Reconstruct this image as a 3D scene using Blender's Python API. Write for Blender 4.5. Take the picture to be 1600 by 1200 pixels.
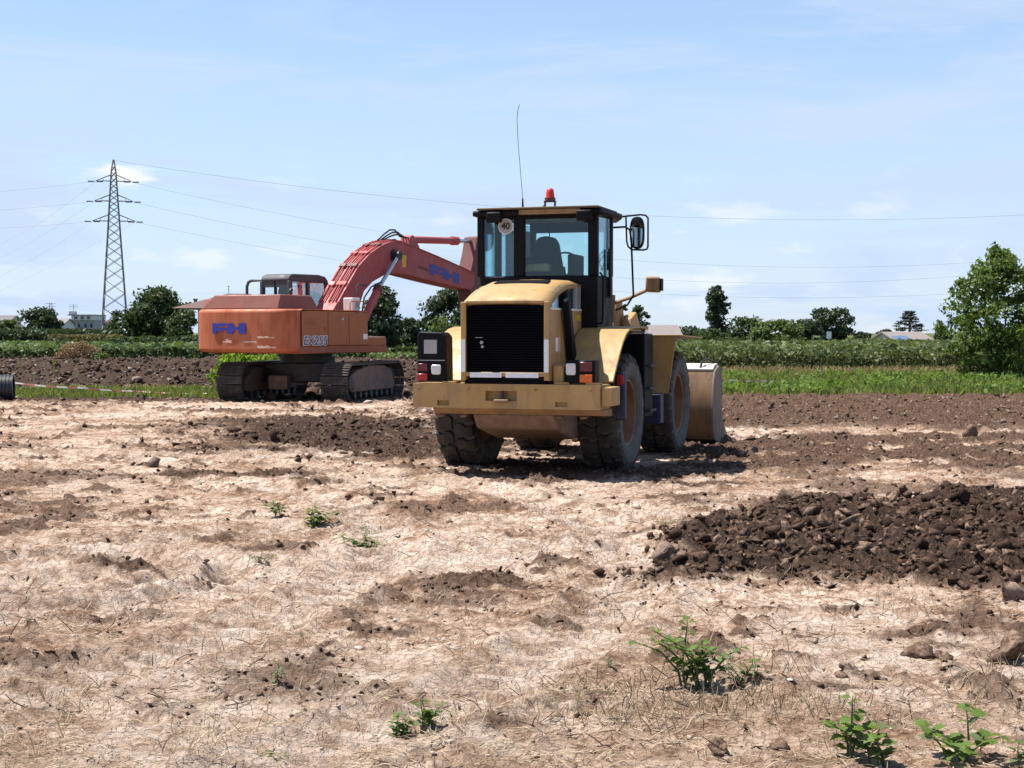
import bpy, bmesh, math, random
import numpy as np
from mathutils import Vector, Matrix

scene = bpy.context.scene
for o in list(bpy.data.objects): bpy.data.objects.remove(o)
C = scene.collection
R = math.radians
rng = np.random.default_rng(7)
random.seed(7)

# ------------------------------------------------------------------ camera
CAM_H = 1.75
cam_data = bpy.data.cameras.new('camera'); cam = bpy.data.objects.new('camera', cam_data); C.objects.link(cam)
cam.location = (0, 0, CAM_H)
cam.rotation_euler = (R(90) - math.atan(80 / 2400), 0, 0)
cam_data.sensor_width = 36; cam_data.lens = 54
cam_data.clip_start = 0.1; cam_data.clip_end = 9000
scene.camera = cam

# ------------------------------------------------------------------ sky
SUN_AZ, SUN_EL = -74.0, 63.0          # degrees right of straight ahead, above the horizon
world = bpy.data.worlds.new('World'); scene.world = world; world.use_nodes = True
wt = world.node_tree; wn = wt.nodes; wl = wt.links
wn.clear()
sky = wn.new('ShaderNodeTexSky'); sky.sky_type = 'NISHITA'; sky.sun_disc = False
sky.sun_elevation = R(SUN_EL); sky.sun_rotation = R(SUN_AZ)
sky.air_density = 1.0; sky.dust_density = 0.2; sky.ozone_density = 4.5; sky.altitude = 30
bg = wn.new('ShaderNodeBackground'); bg.inputs['Strength'].default_value = 0.085
wo = wn.new('ShaderNodeOutputWorld')
tcw = wn.new('ShaderNodeTexCoord')
mp = wn.new('ShaderNodeMapping'); mp.inputs['Scale'].default_value = (1.5, 1.5, 9.0); mp.inputs['Rotation'].default_value = (0.06, -0.10, 0.3)
n1 = wn.new('ShaderNodeTexNoise'); n1.inputs['Scale'].default_value = 3.0; n1.inputs['Detail'].default_value = 9; n1.inputs['Roughness'].default_value = 0.6; n1.inputs['Distortion'].default_value = 0.7
wl.new(tcw.outputs['Generated'], mp.inputs['Vector']); wl.new(mp.outputs[0], n1.inputs['Vector'])
r1 = wn.new('ShaderNodeMapRange'); r1.inputs[1].default_value = 0.47; r1.inputs[2].default_value = 0.66; r1.inputs[3].default_value = 0.0; r1.inputs[4].default_value = 0.40
wl.new(n1.outputs[0], r1.inputs[0])
# small fair-weather cumulus low over the plain
mp2 = wn.new('ShaderNodeMapping'); mp2.inputs['Scale'].default_value = (1.0, 1.0, 3.2); mp2.inputs['Location'].default_value = (0.33, 0.1, 0.05)
n2 = wn.new('ShaderNodeTexNoise'); n2.inputs['Scale'].default_value = 17.0; n2.inputs['Detail'].default_value = 8; n2.inputs['Roughness'].default_value = 0.55
wl.new(tcw.outputs['Generated'], mp2.inputs['Vector']); wl.new(mp2.outputs[0], n2.inputs['Vector'])
r2 = wn.new('ShaderNodeMapRange'); r2.inputs[1].default_value = 0.585; r2.inputs[2].default_value = 0.72; r2.inputs[4].default_value = 0.5
wl.new(n2.outputs[0], r2.inputs[0])
sx = wn.new('ShaderNodeSeparateXYZ'); wl.new(tcw.outputs['Generated'], sx.inputs[0])
band = wn.new('ShaderNodeMapRange'); band.inputs[1].default_value = 0.13; band.inputs[2].default_value = 0.05
wl.new(sx.outputs[2], band.inputs[0])
m_ = wn.new('ShaderNodeMath'); m_.operation = 'MULTIPLY'; wl.new(r2.outputs[0], m_.inputs[0]); wl.new(band.outputs[0], m_.inputs[1])
# one compact white cloud above the plain
def cloud(az, el, wx, wz, amp):
    cd = Vector((math.sin(R(az)) * math.cos(R(el)), math.cos(R(az)) * math.cos(R(el)), math.sin(R(el))))
    s_ = wn.new('ShaderNodeVectorMath'); s_.operation = 'SUBTRACT'; wl.new(tcw.outputs['Generated'], s_.inputs[0]); s_.inputs[1].default_value = cd
    sc = wn.new('ShaderNodeVectorMath'); sc.operation = 'MULTIPLY'; wl.new(s_.outputs[0], sc.inputs[0]); sc.inputs[1].default_value = (1 / wx, 1 / wx, 1 / wz)
    ln = wn.new('ShaderNodeVectorMath'); ln.operation = 'LENGTH'; wl.new(sc.outputs[0], ln.inputs[0])
    nn = wn.new('ShaderNodeTexNoise'); nn.inputs['Scale'].default_value = 60; nn.inputs['Detail'].default_value = 6; wl.new(mp2.outputs[0], nn.inputs['Vector'])
    ad = wn.new('ShaderNodeMath'); ad.operation = 'MULTIPLY_ADD'; wl.new(nn.outputs[0], ad.inputs[0]); ad.inputs[1].default_value = 1.6; wl.new(ln.outputs['Value'], ad.inputs[2])
    mr = wn.new('ShaderNodeMapRange'); mr.inputs[1].default_value = 1.75; mr.inputs[2].default_value = 1.15; mr.inputs[4].default_value = amp; wl.new(ad.outputs[0], mr.inputs[0])
    return mr.outputs[0]
def wmax(a, b):
    q = wn.new('ShaderNodeMath'); q.operation = 'MAXIMUM'; wl.new(a, q.inputs[0]); wl.new(b, q.inputs[1]); return q.outputs[0]
veil = wn.new('ShaderNodeMapRange'); veil.interpolation_type = 'SMOOTHSTEP'; veil.inputs[1].default_value = 0.0; veil.inputs[2].default_value = 0.34; veil.inputs[3].default_value = 0.74; veil.inputs[4].default_value = 0.06
wl.new(sx.outputs[2], veil.inputs[0])
va = wn.new('ShaderNodeMath'); va.operation = 'MULTIPLY_ADD'; va.use_clamp = True; wl.new(r1.outputs[0], va.inputs[0]); va.inputs[1].default_value = 1.25; wl.new(veil.outputs[0], va.inputs[2])
vmix = wn.new('ShaderNodeMix'); vmix.data_type = 'RGBA'; wl.new(va.outputs[0], vmix.inputs['Factor']); wl.new(sky.outputs[0], vmix.inputs[6]); vmix.inputs[7].default_value = (3.75, 4.6, 6.0, 1)
fac = m_.outputs[0]
fac = wmax(fac, cloud(-14.2, 5.7, 0.024, 0.009, 0.9))
fac = wmax(fac, cloud(-11.3, 2.7, 0.022, 0.009, 0.45))
fac = wmax(fac, cloud(8.2, 4.4, 0.040, 0.009, 0.4))
mixc = wn.new('ShaderNodeMix'); mixc.data_type = 'RGBA'
wl.new(fac, mixc.inputs['Factor']); wl.new(vmix.outputs[2], mixc.inputs[6]); mixc.inputs[7].default_value = (6.1, 6.2, 6.4, 1)
wl.new(mixc.outputs[2], bg.inputs['Color']); wl.new(bg.outputs[0], wo.inputs['Surface'])

# ------------------------------------------------------------------ sun
sd = bpy.data.lights.new('sun', 'SUN'); sd.energy = 4.9; sd.angle = R(0.53); sd.color = (1.0, 0.955, 0.89)
sun = bpy.data.objects.new('sun', sd); C.objects.link(sun)
S = Vector((math.sin(R(SUN_AZ)) * math.cos(R(SUN_EL)), math.cos(R(SUN_AZ)) * math.cos(R(SUN_EL)), math.sin(R(SUN_EL))))
sun.rotation_euler = S.to_track_quat('Z', 'Y').to_euler(); sun.location = S * 60

# ------------------------------------------------------------------ exposure
scene.view_settings.view_transform = 'Standard'; scene.view_settings.look = 'None'
scene.view_settings.gamma = 1; scene.view_settings.use_curve_mapping = False
scene.view_settings.exposure = 0.98
scene.render.engine = 'CYCLES'
scene.render.resolution_x = 1024; scene.render.resolution_y = 768

def gx(px, d): return (px - 800) / 2400 * d            # ground width seen in the photograph -> metres at a distance
def gz(py, d): return CAM_H + (520 - py) / 2400 * d

# ================================================================== helpers
class G:
    """collects shapes for ONE mesh"""
    def __init__(s): s.v = []; s.f = []
    def add(s, v, f):
        n = len(s.v); s.v += [tuple(p) for p in v]; s.f += [tuple(i + n for i in q) for q in f]; return s
    def box(s, x0, x1, y0, y1, z0, z1):
        return s.add([(x0,y0,z0),(x1,y0,z0),(x1,y1,z0),(x0,y1,z0),(x0,y0,z1),(x1,y0,z1),(x1,y1,z1),(x0,y1,z1)],
                     [(3,2,1,0),(4,5,6,7),(0,1,5,4),(1,2,6,5),(2,3,7,6),(3,0,4,7)])
    def hexa(s, b, t):
        return s.add(list(b) + list(t), [(3,2,1,0),(4,5,6,7),(0,1,5,4),(1,2,6,5),(2,3,7,6),(3,0,4,7)])
    def prism(s, poly, axis, a, b):
        """poly: 2d outline; axis X -> (y,z), Y -> (x,z), Z -> (x,y)"""
        def P(p, t): return {'X': (t, p[0], p[1]), 'Y': (p[0], t, p[1]), 'Z': (p[0], p[1], t)}[axis]
        n = len(poly); v = [P(p, a) for p in poly] + [P(p, b) for p in poly]
        f = [tuple(range(n))[::-1], tuple(range(n, 2 * n))] + [(i, (i + 1) % n, n + (i + 1) % n, n + i) for i in range(n)]
        return s.add(v, f)
    def ribbon(s, line, axis, a, b, t):
        """a bent sheet of thickness t following a 2d polyline, extruded from a to b"""
        L = [Vector(p) for p in line]; out = []
        for i, p in enumerate(L):
            d = (L[min(i + 1, len(L) - 1)] - L[max(i - 1, 0)]).normalized(); out.append(p + Vector((-d.y, d.x)) * t)
        def P(p, q): return {'X': (q, p[0], p[1]), 'Y': (p[0], q, p[1]), 'Z': (p[0], p[1], q)}[axis]
        n = len(L); v = []
        for q in (a, b): v += [P(p, q) for p in L] + [P(p, q) for p in out]
        f = []
        for i in range(n - 1):
            f += [(i, i+1, 2*n+i+1, 2*n+i), (n+i+1, n+i, 3*n+i, 3*n+i+1), (i+1, i, n+i, n+i+1), (2*n+i, 2*n+i+1, 3*n+i+1, 3*n+i)]
        f += [(0, 2*n, 3*n, n), (n-1, 2*n-1, 4*n-1, 3*n-1)]
        return s.add(v, f)
    def tube(s, pts, r, n=10, cap=True):
        P = [Vector(p) for p in pts]; k = len(P); rs = r if hasattr(r, '__len__') else [r] * k
        t0 = (P[1] - P[0]).normalized(); u = t0.orthogonal().normalized(); v = []
        for i, p in enumerate(P):
            t = ((P[min(i+1,k-1)] - p).normalized() + (p - P[max(i-1,0)]).normalized()).normalized() if 0 < i < k-1 else (P[min(i+1,k-1)] - P[max(i-1,0)]).normalized()
            u = (u - t * u.dot(t)).normalized(); w = t.cross(u)
            v += [p + (u * math.cos(2*math.pi*j/n) + w * math.sin(2*math.pi*j/n)) * rs[i] for j in range(n)]
        f = [(i*n+j, i*n+(j+1)%n, (i+1)*n+(j+1)%n, (i+1)*n+j) for i in range(k-1) for j in range(n)]
        if cap: f += [tuple(range(n))[::-1], tuple(range((k-1)*n, k*n))]
        return s.add(v, f)
    def lathe(s, prof, n=48, axis='X', c=(0,0,0), closed=False):
        """prof: (along axis, radius)"""
        v = []; k = len(prof)
        for a, r in prof:
            for j in range(n):
                q = 2*math.pi*j/n; cc, ss = r*math.cos(q), r*math.sin(q)
                p = {'X': (a, cc, ss), 'Y': (cc, a, ss), 'Z': (cc, ss, a)}[axis]
                v.append((p[0]+c[0], p[1]+c[1], p[2]+c[2]))
        f = [(i*n+j, i*n+(j+1)%n, ((i+1)%k)*n+(j+1)%n, ((i+1)%k)*n+j) for i in range(k if closed else k-1) for j in range(n)]
        if not closed:
            if prof[0][1] > 1e-4: f.append(tuple(range(n))[::-1])
            if prof[-1][1] > 1e-4: f.append(tuple(range((k-1)*n, k*n)))
        return s.add(v, f)
    def pocket(s, x0, x1, y0, y1, z0, z1, pk):
        """block whose -Y face has real pockets (xa, xb, za, zb, depth)"""
        xs = sorted({x0, x1, *[p[0] for p in pk], *[p[1] for p in pk]}); zs = sorted({z0, z1, *[p[2] for p in pk], *[p[3] for p in pk]})
        def dep(i, j):
            if not (0 <= i < len(xs)-1 and 0 <= j < len(zs)-1): return None
            cx, cz = (xs[i]+xs[i+1])/2, (zs[j]+zs[j+1])/2
            for p in pk:
                if p[0] < cx < p[1] and p[2] < cz < p[3]: return p[4]
            return 0
        for i in range(len(xs)-1):
            for j in range(len(zs)-1):
                d = dep(i, j); a, b, c_, e = xs[i], xs[i+1], zs[j], zs[j+1]; y = y0 + d
                s.add([(a,y,c_),(b,y,c_),(b,y,e),(a,y,e)], [(0,1,2,3)])
                for ii, jj, q in ((i+1, j, [(b,c_),(b,e)]), (i, j+1, [(b,e),(a,e)])):
                    d2 = dep(ii, jj)
                    if d2 is not None and d2 != d:
                        (u0, w0), (u1, w1) = q
                        s.add([(u0,y0+d,w0),(u0,y0+d2,w0),(u1,y0+d2,w1),(u1,y0+d,w1)], [(0,1,2,3)])
        s.add([(x0,y0,z0),(x1,y0,z0),(x1,y1,z0),(x0,y1,z0),(x0,y0,z1),(x1,y0,z1),(x1,y1,z1),(x0,y1,z1)],
              [(3,2,1,0),(4,5,6,7),(1,2,6,5),(2,3,7,6),(3,0,4,7)])
        return s
    def build(s, name, mat, parent=None, bevel=0, smooth=None, loc=None, rot=None, seg=2):
        me = bpy.data.meshes.new(name); me.from_pydata(s.v, [], s.f); me.materials.append(M[mat] if isinstance(mat, str) else mat)
        bm = bmesh.new(); bm.from_mesh(me)
        bmesh.ops.remove_doubles(bm, verts=bm.verts, dist=1e-5); bmesh.ops.recalc_face_normals(bm, faces=bm.faces); bm.to_mesh(me); bm.free()
        if smooth or bevel:
            me.shade_smooth(); me.set_sharp_from_angle(angle=R(smooth or 30))
        return link(name, me, parent, loc, rot, bevel, seg)

def link(name, me, parent=None, loc=None, rot=None, bevel=0, seg=2):
    o = bpy.data.objects.new(name, me); C.objects.link(o); o.parent = parent
    if loc is not None: o.location = loc
    if rot is not None: o.rotation_euler = rot
    if bevel:
        b = o.modifiers.new('bevel', 'BEVEL'); b.width = bevel; b.segments = seg; b.limit_method = 'ANGLE'; b.angle_limit = R(35); b.harden_normals = False
    return o
def tag(o, label=None, cat=None, group=None, kind=None):
    if label: o['label'] = label
    if cat: o['category'] = cat
    if group: o['group'] = group
    if kind: o['kind'] = kind
    return o
def empty(name, loc, rz=0.0):
    o = bpy.data.objects.new(name, None); C.objects.link(o); o.location = loc; o.rotation_euler = (0, 0, rz); o.empty_display_size = 0.3
    return o
def np_mesh(name, V, F, mat, parent=None, smooth=False):
    """V (n,3), F (m,k) all faces alike"""
    V = np.asarray(V, np.float32); F = np.asarray(F, np.int32); k = F.shape[1]
    me = bpy.data.meshes.new(name); me.vertices.add(len(V)); me.vertices.foreach_set('co', V.ravel())
    me.loops.add(F.size); me.loops.foreach_set('vertex_index', F.ravel())
    me.polygons.add(len(F)); me.polygons.foreach_set('loop_start', np.arange(0, F.size, k, dtype=np.int32))
    me.update(calc_edges=True)
    me.materials.append(M[mat] if isinstance(mat, str) else mat)
    if smooth: me.shade_smooth()
    return link(name, me, parent)
def copy_part(o, parent, loc=None, rot=None):
    c = o.copy(); C.objects.link(c); c.parent = parent
    if loc is not None: c.location = loc
    if rot is not None: c.rotation_euler = rot
    return c
def text_mesh(name, s, size, mat, parent, loc, rot, offset=0.0, extrude=0.003, sx=1.0, shear=0.0):
    cu = bpy.data.curves.new(name, 'FONT'); cu.body = s; cu.size = size; cu.extrude = extrude; cu.offset = offset; cu.align_x = 'CENTER'; cu.align_y = 'CENTER'; cu.shear = shear; cu.resolution_u = 3
    t = bpy.data.objects.new('tmp', cu); C.objects.link(t)
    dg = bpy.context.evaluated_depsgraph_get(); me = bpy.data.meshes.new_from_object(t.evaluated_get(dg)); me.name = name
    bpy.data.objects.remove(t); me.materials.clear(); me.materials.append(M[mat])
    o = link(name, me, parent, loc, rot); o.scale = (sx, 1, 1); return o

# ================================================================== noise
def _h(i, j, seed):
    n = (i.astype(np.int64) * 374761393 + j.astype(np.int64) * 668265263 + seed * 974634777) & 0xffffffff
    n = ((n ^ (n >> 13)) * 1274126177) & 0xffffffff
    return ((n ^ (n >> 16)) & 0xffff) / 65535.0
def vnoise(x, y, seed=0):
    """gradient noise, about -1..1"""
    xi = np.floor(x); yi = np.floor(y); u = x - xi; v = y - yi; xi = xi.astype(np.int64); yi = yi.astype(np.int64)
    su = u*u*u*(u*(u*6-15)+10); sv = v*v*v*(v*(v*6-15)+10)
    def g(a, b):
        t = _h(xi + a, yi + b, seed) * 2 * np.pi; return np.cos(t) * (u - a) + np.sin(t) * (v - b)
    a0 = g(0,0)*(1-su) + g(1,0)*su; a1 = g(0,1)*(1-su) + g(1,1)*su
    return (a0*(1-sv) + a1*sv) * 1.5
def fbm(x, y, oct=4, seed=0, gain=0.5):
    s = 0; a = 1; t = 0
    for k in range(oct): s = s + a * vnoise(x * 2**k + 17.3*k, y * 2**k - 9.1*k, seed + k); t += a; a *= gain
    return s / t
def cell(x, y, seed=0):
    """distance to the nearest random point (Worley), 0..~1, and that point's random value"""
    xi = np.floor(x).astype(np.int64); yi = np.floor(y).astype(np.int64); best = np.full(x.shape, 9.0); val = np.zeros(x.shape)
    for a in (-1, 0, 1):
        for b in (-1, 0, 1):
            px = xi + a + _h(xi + a, yi + b, seed); py = yi + b + _h(xi + a, yi + b, seed + 5)
            d = np.hypot(x - px, y - py); m = d < best; best = np.where(m, d, best); val = np.where(m, _h(xi + a, yi + b, seed + 9), val)
    return best, val
def sstep(a, b, x):
    t = np.clip((x - a) / (b - a), 0, 1); return t * t * (3 - 2 * t)
def poly_sd(x, y, P):
    """signed distance to a polygon, positive inside"""
    d = np.full(x.shape, 1e9); ins = np.zeros(x.shape, bool)
    for i in range(len(P)):
        (ax, ay), (bx, by) = P[i], P[(i+1) % len(P)]
        ex, ey = bx-ax, by-ay; t = np.clip(((x-ax)*ex + (y-ay)*ey) / (ex*ex+ey*ey), 0, 1)
        d = np.minimum(d, np.hypot(x-ax-t*ex, y-ay-t*ey))
        c = (ay > y) != (by > y); ins ^= c & (x < (bx-ax) * (y-ay) / (by-ay + 1e-12) + ax)
    return np.where(ins, d, -d)

# ================================================================== materials
M = {}
def newmat(name):
    m = bpy.data.materials.new(name); m.use_nodes = True; M[name] = m; nt = m.node_tree
    return m, nt.nodes, nt.links, nt.nodes['Principled BSDF']
def noise_node(n, l, scale, detail=5, rough=0.6, coord='Object', vec=None, stretch=None):
    t = n.new('ShaderNodeTexNoise'); t.inputs['Scale'].default_value = scale; t.inputs['Detail'].default_value = detail; t.inputs['Roughness'].default_value = rough
    if vec is None: vec = n.new('ShaderNodeTexCoord').outputs[coord]
    if stretch:
        mp = n.new('ShaderNodeMapping'); mp.inputs['Scale'].default_value = stretch; l.new(vec, mp.inputs[0]); vec = mp.outputs[0]
    l.new(vec, t.inputs['Vector']); return t
def ramp(n, l, src, stops):
    r = n.new('ShaderNodeValToRGB'); e = r.color_ramp.elements
    while len(e) < len(stops): e.new(0.5)
    for q, (p, c) in zip(e, stops): q.position = p; q.color = (*c, 1) if len(c) == 3 else c
    l.new(src, r.inputs[0]); return r
def mixrgb(n, l, f, a, b, mode='MIX'):
    x = n.new('ShaderNodeMix'); x.data_type = 'RGBA'; x.blend_type = mode
    for s, v in ((x.inputs['Factor'], f), (x.inputs[6], a), (x.inputs[7], b)):
        if isinstance(v, bpy.types.NodeSocket): l.new(v, s)
        elif isinstance(v, tuple): s.default_value = (*v, 1) if len(v) == 3 else v
        else: s.default_value = v
    return x.outputs[2]
def bump(n, l, bsdf, src, strength, dist):
    b = n.new('ShaderNodeBump'); b.inputs['Strength'].default_value = strength; b.inputs['Distance'].default_value = dist
    l.new(src, b.inputs['Height']); l.new(b.outputs[0], bsdf.inputs['Normal']); return b

def paint(name, col, dirt=(0.22, 0.15, 0.10), amount=0.35, rough=0.45, fade=0.25, scratches=None):
    """weathered machine paint: faded patches, dust and streaks"""
    m, n, l, b = newmat(name)
    oc = n.new('ShaderNodeTexCoord').outputs['Object']
    f = noise_node(n, l, 0.9, 4, 0.55, vec=oc)
    pale = tuple(min(1, c * 0.55 + 0.45 * (sum(col) / 3 + 0.12)) for c in col)
    fr = ramp(n, l, f.outputs[0], [(0.35, (0, 0, 0)), (0.75, (fade, fade, fade))])
    c1 = mixrgb(n, l, fr.outputs[0], col, pale)
    d = noise_node(n, l, 3.5, 8, 0.68, vec=oc, stretch=(1.0, 1.0, 0.45))
    dr = ramp(n, l, d.outputs[0], [(0.40, (0, 0, 0)), (0.68, (amount, amount, amount))])
    c2 = mixrgb(n, l, dr.outputs[0], c1, dirt)
    sk = noise_node(n, l, 5.0, 6, 0.7, vec=oc, stretch=(1.6, 1.6, 0.18)); skr = ramp(n, l, sk.outputs[0], [(0.52, (0, 0, 0)), (0.66, (amount * .9,) * 3)])
    c2 = mixrgb(n, l, skr.outputs[0], c2, tuple(q * .55 for q in dirt))
    s = noise_node(n, l, 26, 3, 0.6, vec=oc)
    sr = ramp(n, l, s.outputs[0], [(0.66, (0, 0, 0)), (0.74, (amount * .8,) * 3)])
    c3 = mixrgb(n, l, sr.outputs[0], c2, dirt)
    if scratches:
        q = noise_node(n, l, 2.2, 5, 0.7, vec=oc, stretch=(0.35, 1.0, 3.0)); qr = ramp(n, l, q.outputs[0], [(0.63, (0, 0, 0)), (0.66, (0.7, 0.7, 0.7))])
        c3 = mixrgb(n, l, qr.outputs[0], c3, scratches)
    l.new(c3, b.inputs['Base Color'])
    rr = ramp(n, l, d.outputs[0], [(0.35, (rough,) * 3), (0.75, (min(1, rough + .4),) * 3)]); l.new(rr.outputs[0], b.inputs['Roughness'])
    bump(n, l, b, d.outputs[0], 0.12, 0.01)
    return m
def plain(name, col, rough=0.6, metal=0.0, var=0.25, scale=8, bmp=0.1, spec=0.5):
    m, n, l, b = newmat(name)
    t = noise_node(n, l, scale, 6, 0.65)
    r = ramp(n, l, t.outputs[0], [(0.25, tuple(c * (1 - var) for c in col)), (0.75, tuple(min(1, c * (1 + var)) for c in col))])
    l.new(r.outputs[0], b.inputs['Base Color']); b.inputs['Roughness'].default_value = rough; b.inputs['Metallic'].default_value = metal
    b.inputs['Specular IOR Level'].default_value = spec
    if bmp: bump(n, l, b, t.outputs[0], bmp, 0.01)
    return m
def glassmat(name, tint, refl=0.10, rough=0.02):
    m, n, l, b = newmat(name); n.remove(b); out = n['Material Output']
    t = n.new('ShaderNodeBsdfTransparent'); t.inputs[0].default_value = (*tint, 1)
    g = n.new('ShaderNodeBsdfGlossy'); g.inputs['Roughness'].default_value = rough; g.inputs[0].default_value = (0.9, 0.95, 1, 1)
    lw = n.new('ShaderNodeLayerWeight'); lw.inputs[0].default_value = 0.25
    mr = n.new('ShaderNodeMapRange'); mr.inputs[3].default_value = refl * 0.6; mr.inputs[4].default_value = 0.7; l.new(lw.outputs['Fresnel'], mr.inputs[0])
    ms = n.new('ShaderNodeMixShader'); l.new(mr.outputs[0], ms.inputs[0]); l.new(t.outputs[0], ms.inputs[1]); l.new(g.outputs[0], ms.inputs[2])
    l.new(ms.outputs[0], out.inputs[0]); return m
def leafmat(name, c0, c1, trans=0.35, rough=0.55, spec=0.35, scale=1.5):
    """leaf colour varies leaf by leaf and clump by clump; leaves let light through"""
    m, n, l, b = newmat(name); out = n['Material Output']
    geo = n.new('ShaderNodeNewGeometry'); oc = n.new('ShaderNodeTexCoord').outputs['Object']
    t = noise_node(n, l, scale, 3, 0.6, vec=oc)
    a = n.new('ShaderNodeMath'); a.operation = 'MULTIPLY_ADD'; l.new(geo.outputs['Random Per Island'], a.inputs[0]); a.inputs[1].default_value = 0.55; l.new(t.outputs[0], a.inputs[2])
    r = ramp(n, l, a.outputs[0], [(0.45, c0), (1.0, c1)])
    l.new(r.outputs[0], b.inputs['Base Color']); b.inputs['Roughness'].default_value = rough; b.inputs['Specular IOR Level'].default_value = spec
    tr = n.new('ShaderNodeBsdfTranslucent'); cc = mixrgb(n, l, 0.5, r.outputs[0], (c1[0]*1.5, c1[1]*1.45, c1[2]*0.6)); l.new(cc, tr.inputs[0])
    ms = n.new('ShaderNodeMixShader'); ms.inputs[0].default_value = trans; l.new(b.outputs[0], ms.inputs[1]); l.new(tr.outputs[0], ms.inputs[2]); l.new(ms.outputs[0], out.inputs[0])
    return m

paint('loader_yellow', (0.43, 0.245, 0.060), amount=0.5, rough=0.42, fade=0.35)
paint('loader_yellow_worn', (0.30, 0.165, 0.055), amount=0.75, rough=0.55, dirt=(0.20, 0.13, 0.085))
paint('bucket_steel', (0.22, 0.165, 0.125), amount=0.6, rough=0.6, dirt=(0.16, 0.10, 0.065))
paint('bucket_paint', (0.22, 0.118, 0.042), amount=0.8, rough=0.6, dirt=(0.12, 0.07, 0.045))
paint('orange_paint', (0.30, 0.062, 0.020), amount=0.35, rough=0.5, fade=0.35)
paint('orange_faded', (0.43, 0.110, 0.036), amount=0.5, rough=0.5, fade=0.16, scratches=None, dirt=(0.27, 0.055, 0.012))
paint('orange_side', (0.36, 0.102, 0.024), amount=0.35, rough=0.5, fade=0.2)
paint('boom_red', (0.41, 0.058, 0.058), amount=0.3, rough=0.48, fade=0.4, dirt=(0.26, 0.10, 0.07))
paint('boom_dark_red', (0.12, 0.020, 0.02), amount=0.3, rough=0.5)
paint('engine_cover', (0.20, 0.046, 0.028), amount=0.35, rough=0.5, fade=0.3)
paint('roof_top', (0.10, 0.075, 0.045), amount=0.4, rough=0.6)
paint('cab_grey', (0.05, 0.05, 0.056), amount=0.3, rough=0.5, fade=0.2, dirt=(0.12, 0.10, 0.085))
paint('cab_black', (0.005, 0.005, 0.007), amount=0.10, rough=0.4, fade=0.02, dirt=(0.06, 0.05, 0.04))
for q_, v_ in (('cab_black', .12), ('roof_top', .2)): M[q_].node_tree.nodes['Principled BSDF'].inputs['Specular IOR Level'].default_value = v_
plain('black_plastic', (0.006, 0.006, 0.008), 0.55, var=0.3, spec=0.12)
plain('grille_black', (0.004, 0.004, 0.006), 0.8, var=0.3, spec=0.1)
plain('dark_steel', (0.045, 0.042, 0.04), 0.55, 0.4, var=0.4)
plain('chrome', (0.55, 0.56, 0.58), 0.22, 1.0, var=0.1, bmp=0)
plain('galvanised', (0.30, 0.30, 0.32), 0.5, 0.5, var=0.2, scale=2)
plain('far_steel', (0.17, 0.15, 0.17), 0.7, 0.0, var=0.2, scale=2, bmp=0)
plain('cable', (0.50, 0.50, 0.53), 0.7, 0, var=0.1, bmp=0)
plain('reflector_white', (0.72, 0.74, 0.76), 0.35, var=0.08, scale=30)
plain('lens_clear', (0.62, 0.62, 0.60), 0.15, var=0.15, scale=40)
plain('lens_red', (0.33, 0.012, 0.012), 0.2, var=0.2)
plain('lens_dark_red', (0.10, 0.006, 0.012), 0.2, var=0.2)
plain('lens_orange', (0.62, 0.115, 0.012), 0.25, var=0.2)
plain('plate_grey', (0.33, 0.33, 0.33), 0.5, var=0.15)
plain('sticker_white', (0.75, 0.74, 0.72), 0.5, var=0.08)
plain('sticker_pink', (0.60, 0.28, 0.26), 0.5, var=0.3, scale=40)
plain('sticker_yellow', (0.62, 0.40, 0.03), 0.5, var=0.1)
plain('logo_blue', (0.020, 0.028, 0.27), 0.45, var=0.15)
plain('logo_navy', (0.045, 0.045, 0.14), 0.45, var=0.15)
plain('print_black', (0.012, 0.012, 0.012), 0.6, var=0.1, bmp=0)
plain('seat_fabric', (0.010, 0.010, 0.011), 0.9, var=0.5, scale=18, bmp=0.3)
plain('hose_rubber', (0.012, 0.012, 0.013), 0.55, var=0.2)
plain('tail_blue', (0.012, 0.018, 0.05), 0.5, var=0.2)
plain('white_box', (0.62, 0.62, 0.60), 0.5, var=0.12, scale=14)
plain('pipe_black', (0.016, 0.017, 0.019), 0.42, var=0.3)
plain('mirror_glass', (0.8, 0.82, 0.84), 0.03, 1.0, var=0.02, bmp=0)
plain('scrape_pale', (0.62, 0.40, 0.30), 0.6, var=0.2, scale=20)
glassmat('cab_glass', (0.80, 0.95, 0.97), 0.03)
glassmat('clear_glass', (0.90, 0.95, 0.95), 0.05)
glassmat('beacon_lens', (0.85, 0.05, 0.03), 0.2, 0.1)
plain('beacon_core', (0.55, 0.02, 0.015), 0.3, var=0.2)
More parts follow.
